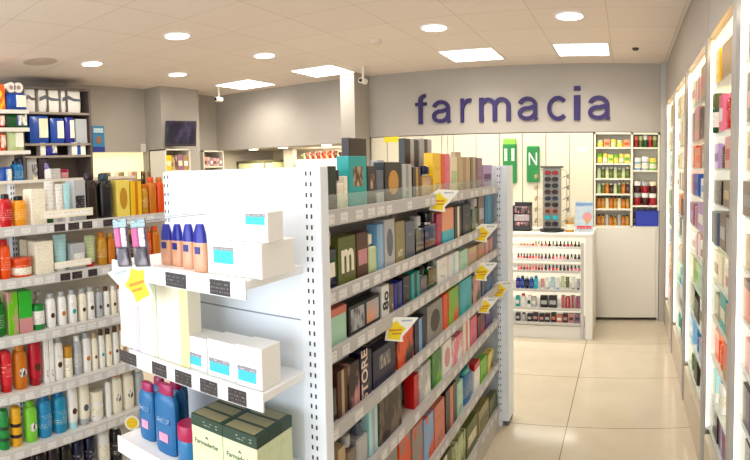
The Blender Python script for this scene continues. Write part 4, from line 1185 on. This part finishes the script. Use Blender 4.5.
for i, z in enumerate(LROWS):
    sh = MB().box(0, sx_(XS) - .005, sy_(LY0), sy_(LY1) - .032, z - .022, z - .003).obj('shelf', mat('d9d6d2', .4), sw, False)
    xr = sx_(XS) - .005
    MB().box(xr, xr + .006, sy_(LY0), sy_(LY1) - .032, z - .042, z + .002, .0015).obj('price_rail', mat('cfccca', .35), sh, False)
    if i < 2:
        for px0, px1, py in ([(54, 65, 228), (68, 79, 226), (82, 92, 224.5), (103, 113, 221.5)], [(60, 70, 276), (72, 82, 274.5), (88, 97, 271.5)])[i]:
            a, b = at_x(px0, py, XS), at_x(px1, py, XS)
            MB().box(xr + .006, xr + .0075, sy_(a.y), sy_(b.y), z - .038, z - .006).obj('price_label', printed('2b2326', '8d8078', .4, .009), sh, False)
    m = MB(); rr = random.Random(40 + i); y = sy_(.9)
    while y < sy_(LY1) - .12:
        m.box(xr + .006, xr + .0068, y, y + .045, z - .036, z - .008); y += rr.choice((.06, .07, .08))
    m.obj('price_tickets', TICK, sh, False)['kind'] = 'stuff'
NS = dict(bot='shampoo bottle', inv='conditioner bottle')
def sham(spec, i, nm):
    shelf_row(spec, 'x+', XS - .03, LROWS[i] - .0025, '%s shampoo wall shelf' % nm, 'shampoo wall', .075, NS)
sham('''
bot 2 14 194 red black x
bot 15 29 196 f0a01c black x
box 31 46 189 ivory beige p
tube 47 57 181 white emerald x
tube 57.5 65 184 white silver x
tube 65.5 73 183 aqua white x
box 74 86 180 silver charcoal x
bot 86.5 99.5 173 umber plum -
bot 101 115 173 161417 163a44 -
box 117 130 180 lemon gold o
box 131 142 181 yellow amber s
bot 143 149.5 184 gold amber x
bot 150 158 177 amber orange -
bot 158.5 166 177 orange amber -
''', 0, 'top')
sham('''
bot -10 0 240 orange salmon x
bot .5 12.5 240 orange red x
jar 14 35 258 e65a1e d94a16 x
box 27 35 240 cream beige p back=.10
box 35.5 54 241 ivory beige p
tube 57 71 235 aqua white x
box 72 86 243 silver white x
tube 88 99 236 lightgreen red x
bot 100 108.5 232 gold amber x
bot 109 117 233 amber gold -
bot 118 126 231 umber black x
bot 127 135 230 brown gold x
bot 136 144 228 amber umber x
bot 145 153 227 orange amber x
bot 154 162 226 amber orange -
''', 1, 'second')
sham('''
bot -7 6.5 297 green emerald x
box 8 18.5 292 lime rose a
box 19 32.5 291 2fb52f rose b
pump 34 46.5 292 148a36 grey x
bot 48 57.5 294 white silver d
bot 59.5 68 292 white silver d
bot 70 78.5 290 white silver d
bot 80.5 88 289 ivory silver d
bot 88.5 96 287 white silver d
bot 97.5 104 288 silver grey d
bot 105 111 287 white brown d
bot 112 118 286 ivory white d
bot 119 125 285 white amber d
bot 126 133 284 ivory white d
bot 134 141 284 white silver d
bot 142 149 283 ivory white d
''', 2, 'third')
sham('''
bot -10 1 350 crimson red x
inv 2 14 352 d8232c red x
bot 15.5 29.5 345 amber d9861c f
inv 31 43.5 341 b9112a crimson f
box 44.5 49 339 white silver -
box 49.5 54 339 white grey -
bot 54.5 65 337 white silver d
jar 66 74.5 347 ivory gold x
bot 75.5 83 336 silver white x
bot 84 92.5 333 white silver d
bot 93 99 333 ivory beige d
bot 100 106 330 white brown d
bot 107 113 329 ivory umber d
bot 114 120 327 white brown d
bot 121 127 325 ivory amber d
bot 128 135 324 white brown d
bot 136 143 323 silver white d
''', 3, 'fourth')
sham('''
can .5 11.5 411 178a3a 0d3a20 -
can 12.5 24 408 efb21e umber -
bot 26.5 39.5 402 7ccf35 lime f
bot 40.5 54 395 2388bd azure x
bot 55.5 69 391 1c8fb8 azure x
inv 69.5 79.5 386 white aqua f
inv 80.5 91.5 383 ivory silver d
jar 92.5 106.5 392 white ivory x
bot 107 112 376 white grey -
bot 113 124 371 ivory amber f
bot 125 136 368 ivory beige f
bot 137 146 366 silver white d
''', 4, 'fifth')
sham('''
bot 22 34 452 plum maroon x
bot 36 48 447 umber maroon -
bot 49 60 441 plum peach -
bot 62 73 438 black beige -
bot 75 86 434 navy silver x
bot 87 98 430 navy slate x
bot 99.5 112 426 white silver x
bot 114 124 424 charcoal silver x
''', 5, 'lowest')
# white information cards leaning on the rails
for (x0, x1, y0, y1, y2, lb) in ((42, 94, 220, 211.5, 9, 'long cream information strip on the top shampoo shelf rail'), (56, 92.5, 270, 262.5, 7.5, 'long cream information strip on the second shampoo shelf rail')):
    a, b = at_x(x0, y0, XS + .012), at_x(x1, y1, XS + .012)
    h = y2 / F * 2.2
    t = thing('information_strip', lb, 'sign', (XS + .0015, a.y, a.z + .002), 0, 'information strips on the shampoo wall')
    L = b.y - a.y
    MB().box(0, .002, 0, L, 0, h).obj('card', mat('f4ecd2', .4), t, False)
    MB().box(.002, .0026, L * .05, L * .95, h * .2, h * .8).obj('print', printed('fbf8ef', 'c9b98c', .4, h * .5), t, False)
# stock seen behind the top shelf: boxes lying on the cap of the unit
for (px0, px1, yt, c, lb) in ((52, 62, 174, 'd8d5d0', 'pale flat box lying on top of the shampoo wall'), (63, 72, 175, 'c22a6a', 'pink lidded tub on top of the shampoo wall')):
    a, b = at_x(px0, 180, -2.36), at_x(px1, 180, -2.36)
    if lb.startswith('pink'):
        product('jar', b.y - a.y, b.y - a.y, .045, 'rose', 'magenta', '-', (-2.40, (a.y + b.y) / 2, 1.6005), 0, lb, None)
    else:
        tag(MB().box(-.03, .03, 0, b.y - a.y, 0, .05, .002).obj('flat_box', printed(c, 'slate', .4), loc=(-2.40, a.y, 1.6005)), lb, 'box')

# ------------------------------------------------------------------ lit wall shelving on the right (faces -x)
NZ = [2.0, 1.766, 1.597, 1.430, 1.235, 1.05, .86, .66, .46, .27]
BACKLIT = glow('fff6e0', 1.6)
GLASS = clear('eef5ee', .38)
RAILM = mat('c9c2ba', .4)
bayname = ['nearest lit bay', 'second lit bay', 'third lit bay', 'fourth lit bay', 'furthest lit bay']
ALU = mat('bdb6b0', .35)
for k in range(len(UPY)):
    y = UPY[k]
    tag(MB().box(XR - .008, XR + .012, y - .034, y + .034, 0, 2.234, .002).box(XR + .012, .60, y - .008, y + .008, .25, 2.234, mi=1).obj('shelf_upright', [mat('aaa39b', .4), mat('f7f4ee', .4)]), 'grey vertical divider of the lit wall shelving, %s from the viewer' % ORD[k], 'divider', 'dividers of the lit wall shelving')
for k in range(len(UPY) - 1):
    a, b = UPY[k] + .009, UPY[k + 1] - .009
    t = thing('lit_shelf_bay', 'lit white wall bay with glass shelves, %s' % bayname[k], 'shelving', (.6, (a + b) / 2, 0), 0, 'lit bays of the right wall')
    h = (b - a) / 2
    MB().box(-.005, .007, -h, h, .25, 2.23).obj('lit_back_panel', BACKLIT, t, False)
    MB().box(-.2, .007, -h + .047, h - .047, .0, .25, .003).obj('plinth', mat('c9bca8', .3), t, False)
    MB().box(-.165, -.006, -h, h, 2.216, 2.232).obj('light_canopy', glow('fff1cf', .9), t, False)
    for e in (-1, 1): MB().box(-.186, -.174, e * (h - .001), e * (h - .007), .27, 2.21).obj('light_strip', glow('fff4dc', 3.5), t, False)
    for z in NZ:
        MB().box(-.172, -.006, -h + .008, h - .008, z - .010, z - .002).obj('glass_shelf', GLASS, t, False)
    area('bay_lamp', (.50, (a + b) / 2, 2.20), .12, 3.2, (1, .95, .85), shape='RECTANGLE', sy=h * 1.6)
BAYS = {
0: ['box umber maroon s|box brown umber -|box maroon black s', 'box plum rose x|box maroon rose -|box brown beige x', 'box beige taupe x|box taupe brown -|box tan cream s', 'box taupe grey x|box beige tan -|box cream tan x', 'box tan beige x|box beige brown x|box cream beige -',
    'box salmon brown t|box maroon salmon s|box salmon maroon x', 'box rose white s|box magenta maroon x|box crimson rose -', 'box plum purple s|box black plum -|box umber plum x', 'box plum black -|box black plum s|scent black silver -', 'box grey silver x|box charcoal grey s|box purple plum -'],
1: ['box yellow lemon -|box gold tan s|box tan gold x|box umber gold s', 'jar emerald olive x|box pink white x|bot red pink x|box crimson pink s', 'box lilac purple x|bot brown white x|box rose magenta x|box pink beige b', 'box umber charcoal -|box taupe beige x|box taupe brown s', 'box slate grey s|box taupe silver x|box grey taupe -|box gold tan s',
    'box cream tan x|box ivory beige s|box ivory rose x|box ivory red a', 'box olive tan s|box teal cream x|box tan peach a|box peach rose x', 'box orange peach t|bot orange amber x|box orange tan b|box amber peach -', 'box aqua white b|bot white azure x|bot yellow lime x|bot teal emerald x', 'box plum purple -|box purple lilac s|box magenta plum x|box violet plum -'],
2: ['box cream pink x|box rose cream s|box beige rose x|box cream tan -', 'box umber maroon s|box rose beige x|box maroon rose -|box beige pink x', 'box orange brown s|box salmon orange x|box grey silver x|box beige taupe -', 'box orange red s|box blue indigo x|box white sky x|box white rose -', 'box mauve lilac x|box rose mauve s|box lilac white x|box mauve purple -',
    'box white rose x|box rose white s|box white mauve x|box silver rose -', 'box lightgreen white s|box lightgreen lime x|box mint white -|box white olive x', 'box olive black t|box black olive s|box white olive x|box cream white -', 'box sky white x|bot azure white x|box lilac sky s|box white blue -', 'bot green white x|box black emerald s|bot white pink x|box pink red x'],
3: ['box beige cream x|box cream beige -|box tan cream s|box cream tan x', 'box white pink x|box beige cream s|box cream rose -|box ivory beige x', 'box beige tan x|box cream beige s|box white beige -|box tan beige x', 'box ivory tan x|box white slate s|box beige cream -|box white beige x', 'box white cream x|box peach beige s|box brown beige -|box cream white x',
    'box silver white x|box olive white s|box mauve silver -|box white silver x', 'box white silver x|box beige white s|box silver mint -|box white mint x', 'box mint teal b|box turquoise mint x|box white mint -|box mint white s', 'box slate silver s|box silver slate x|box sky slate -|box white slate x', 'bot teal emerald x|bot navy teal x|box maroon plum s|box black maroon -'],
4: ['box cream gold x|box gold cream s|box beige cream -|box cream tan x', 'box cream beige x|box beige cream s|box cream tan -|box ivory tan x', 'box mint cream x|box cream mint s|box beige tan -|box cream beige x', 'box blue white s|box white sky x|box cream white -|box sky white x', 'box lightgreen white x|box mint olive s|box cream mint -|box white mint x',
    'box khaki cream x|box emerald mint s|box cream olive -|box beige cream x', 'box blue azure s|box azure white x|box cream white -|box white azure x', 'box peach cream x|box taupe cream s|box cream peach -|box beige tan x', 'box peach rose x|box beige peach s|box tan beige -|box cream peach x', 'box salmon rose x|box rose cream s|box maroon rose -|box beige rose x'],
}
shn = ['top', 'second', 'third', 'fourth', 'fifth', 'sixth', 'seventh', 'eighth', 'ninth', 'lowest']
for k, rows in BAYS.items():
    y0, y1 = UPY[k] + .03, UPY[k + 1] - .055
    for j, rw in enumerate(rows):
        rr = random.Random(100 * k + j)
        it = [q.split() for q in rw.split('|')]
        ws = [rr.uniform(.75, 1.25) for _ in it]; tot = sum(ws); y = y1         # listed from the far (left) end towards the viewer
        room = (NZ[j - 1] - NZ[j] - .02) if j else .2
        for i, (kind, c1, c2, st) in enumerate(it):
            wid = (y1 - y0) * ws[i] / tot
            w = wid * rr.uniform(.84, .96); h = room * rr.uniform(.70, .95)
            if kind != 'box': w = min(w, .085)
            d = rr.uniform(.06, .09) if kind == 'box' else min(w, .05)
            product(kind, w, d, h, c1, c2, st, (XR + .022 + (.012 if NZ[j] < 1.2 else 0) + d / 2 + rr.uniform(0, .015), y - wid / 2, NZ[j] - .0015), -PI / 2,
                    '%s, %s from far side, %s shelf, %s' % (describe(kind, c1, c2, st), ORD[i], shn[j], bayname[k]), 'boxed goods in the %s' % bayname[k])
            y -= wid

# ------------------------------------------------------------------ view
SC.view_settings.view_transform = 'Standard'
SC.view_settings.look = 'None'
SC.view_settings.gamma = 1
SC.view_settings.exposure = -.25
SC.cycles.use_denoising = True
SC.cycles.max_bounces = 6
SC.cycles.transparent_max_bounces = 24
SC.cycles.sample_clamp_indirect = 4
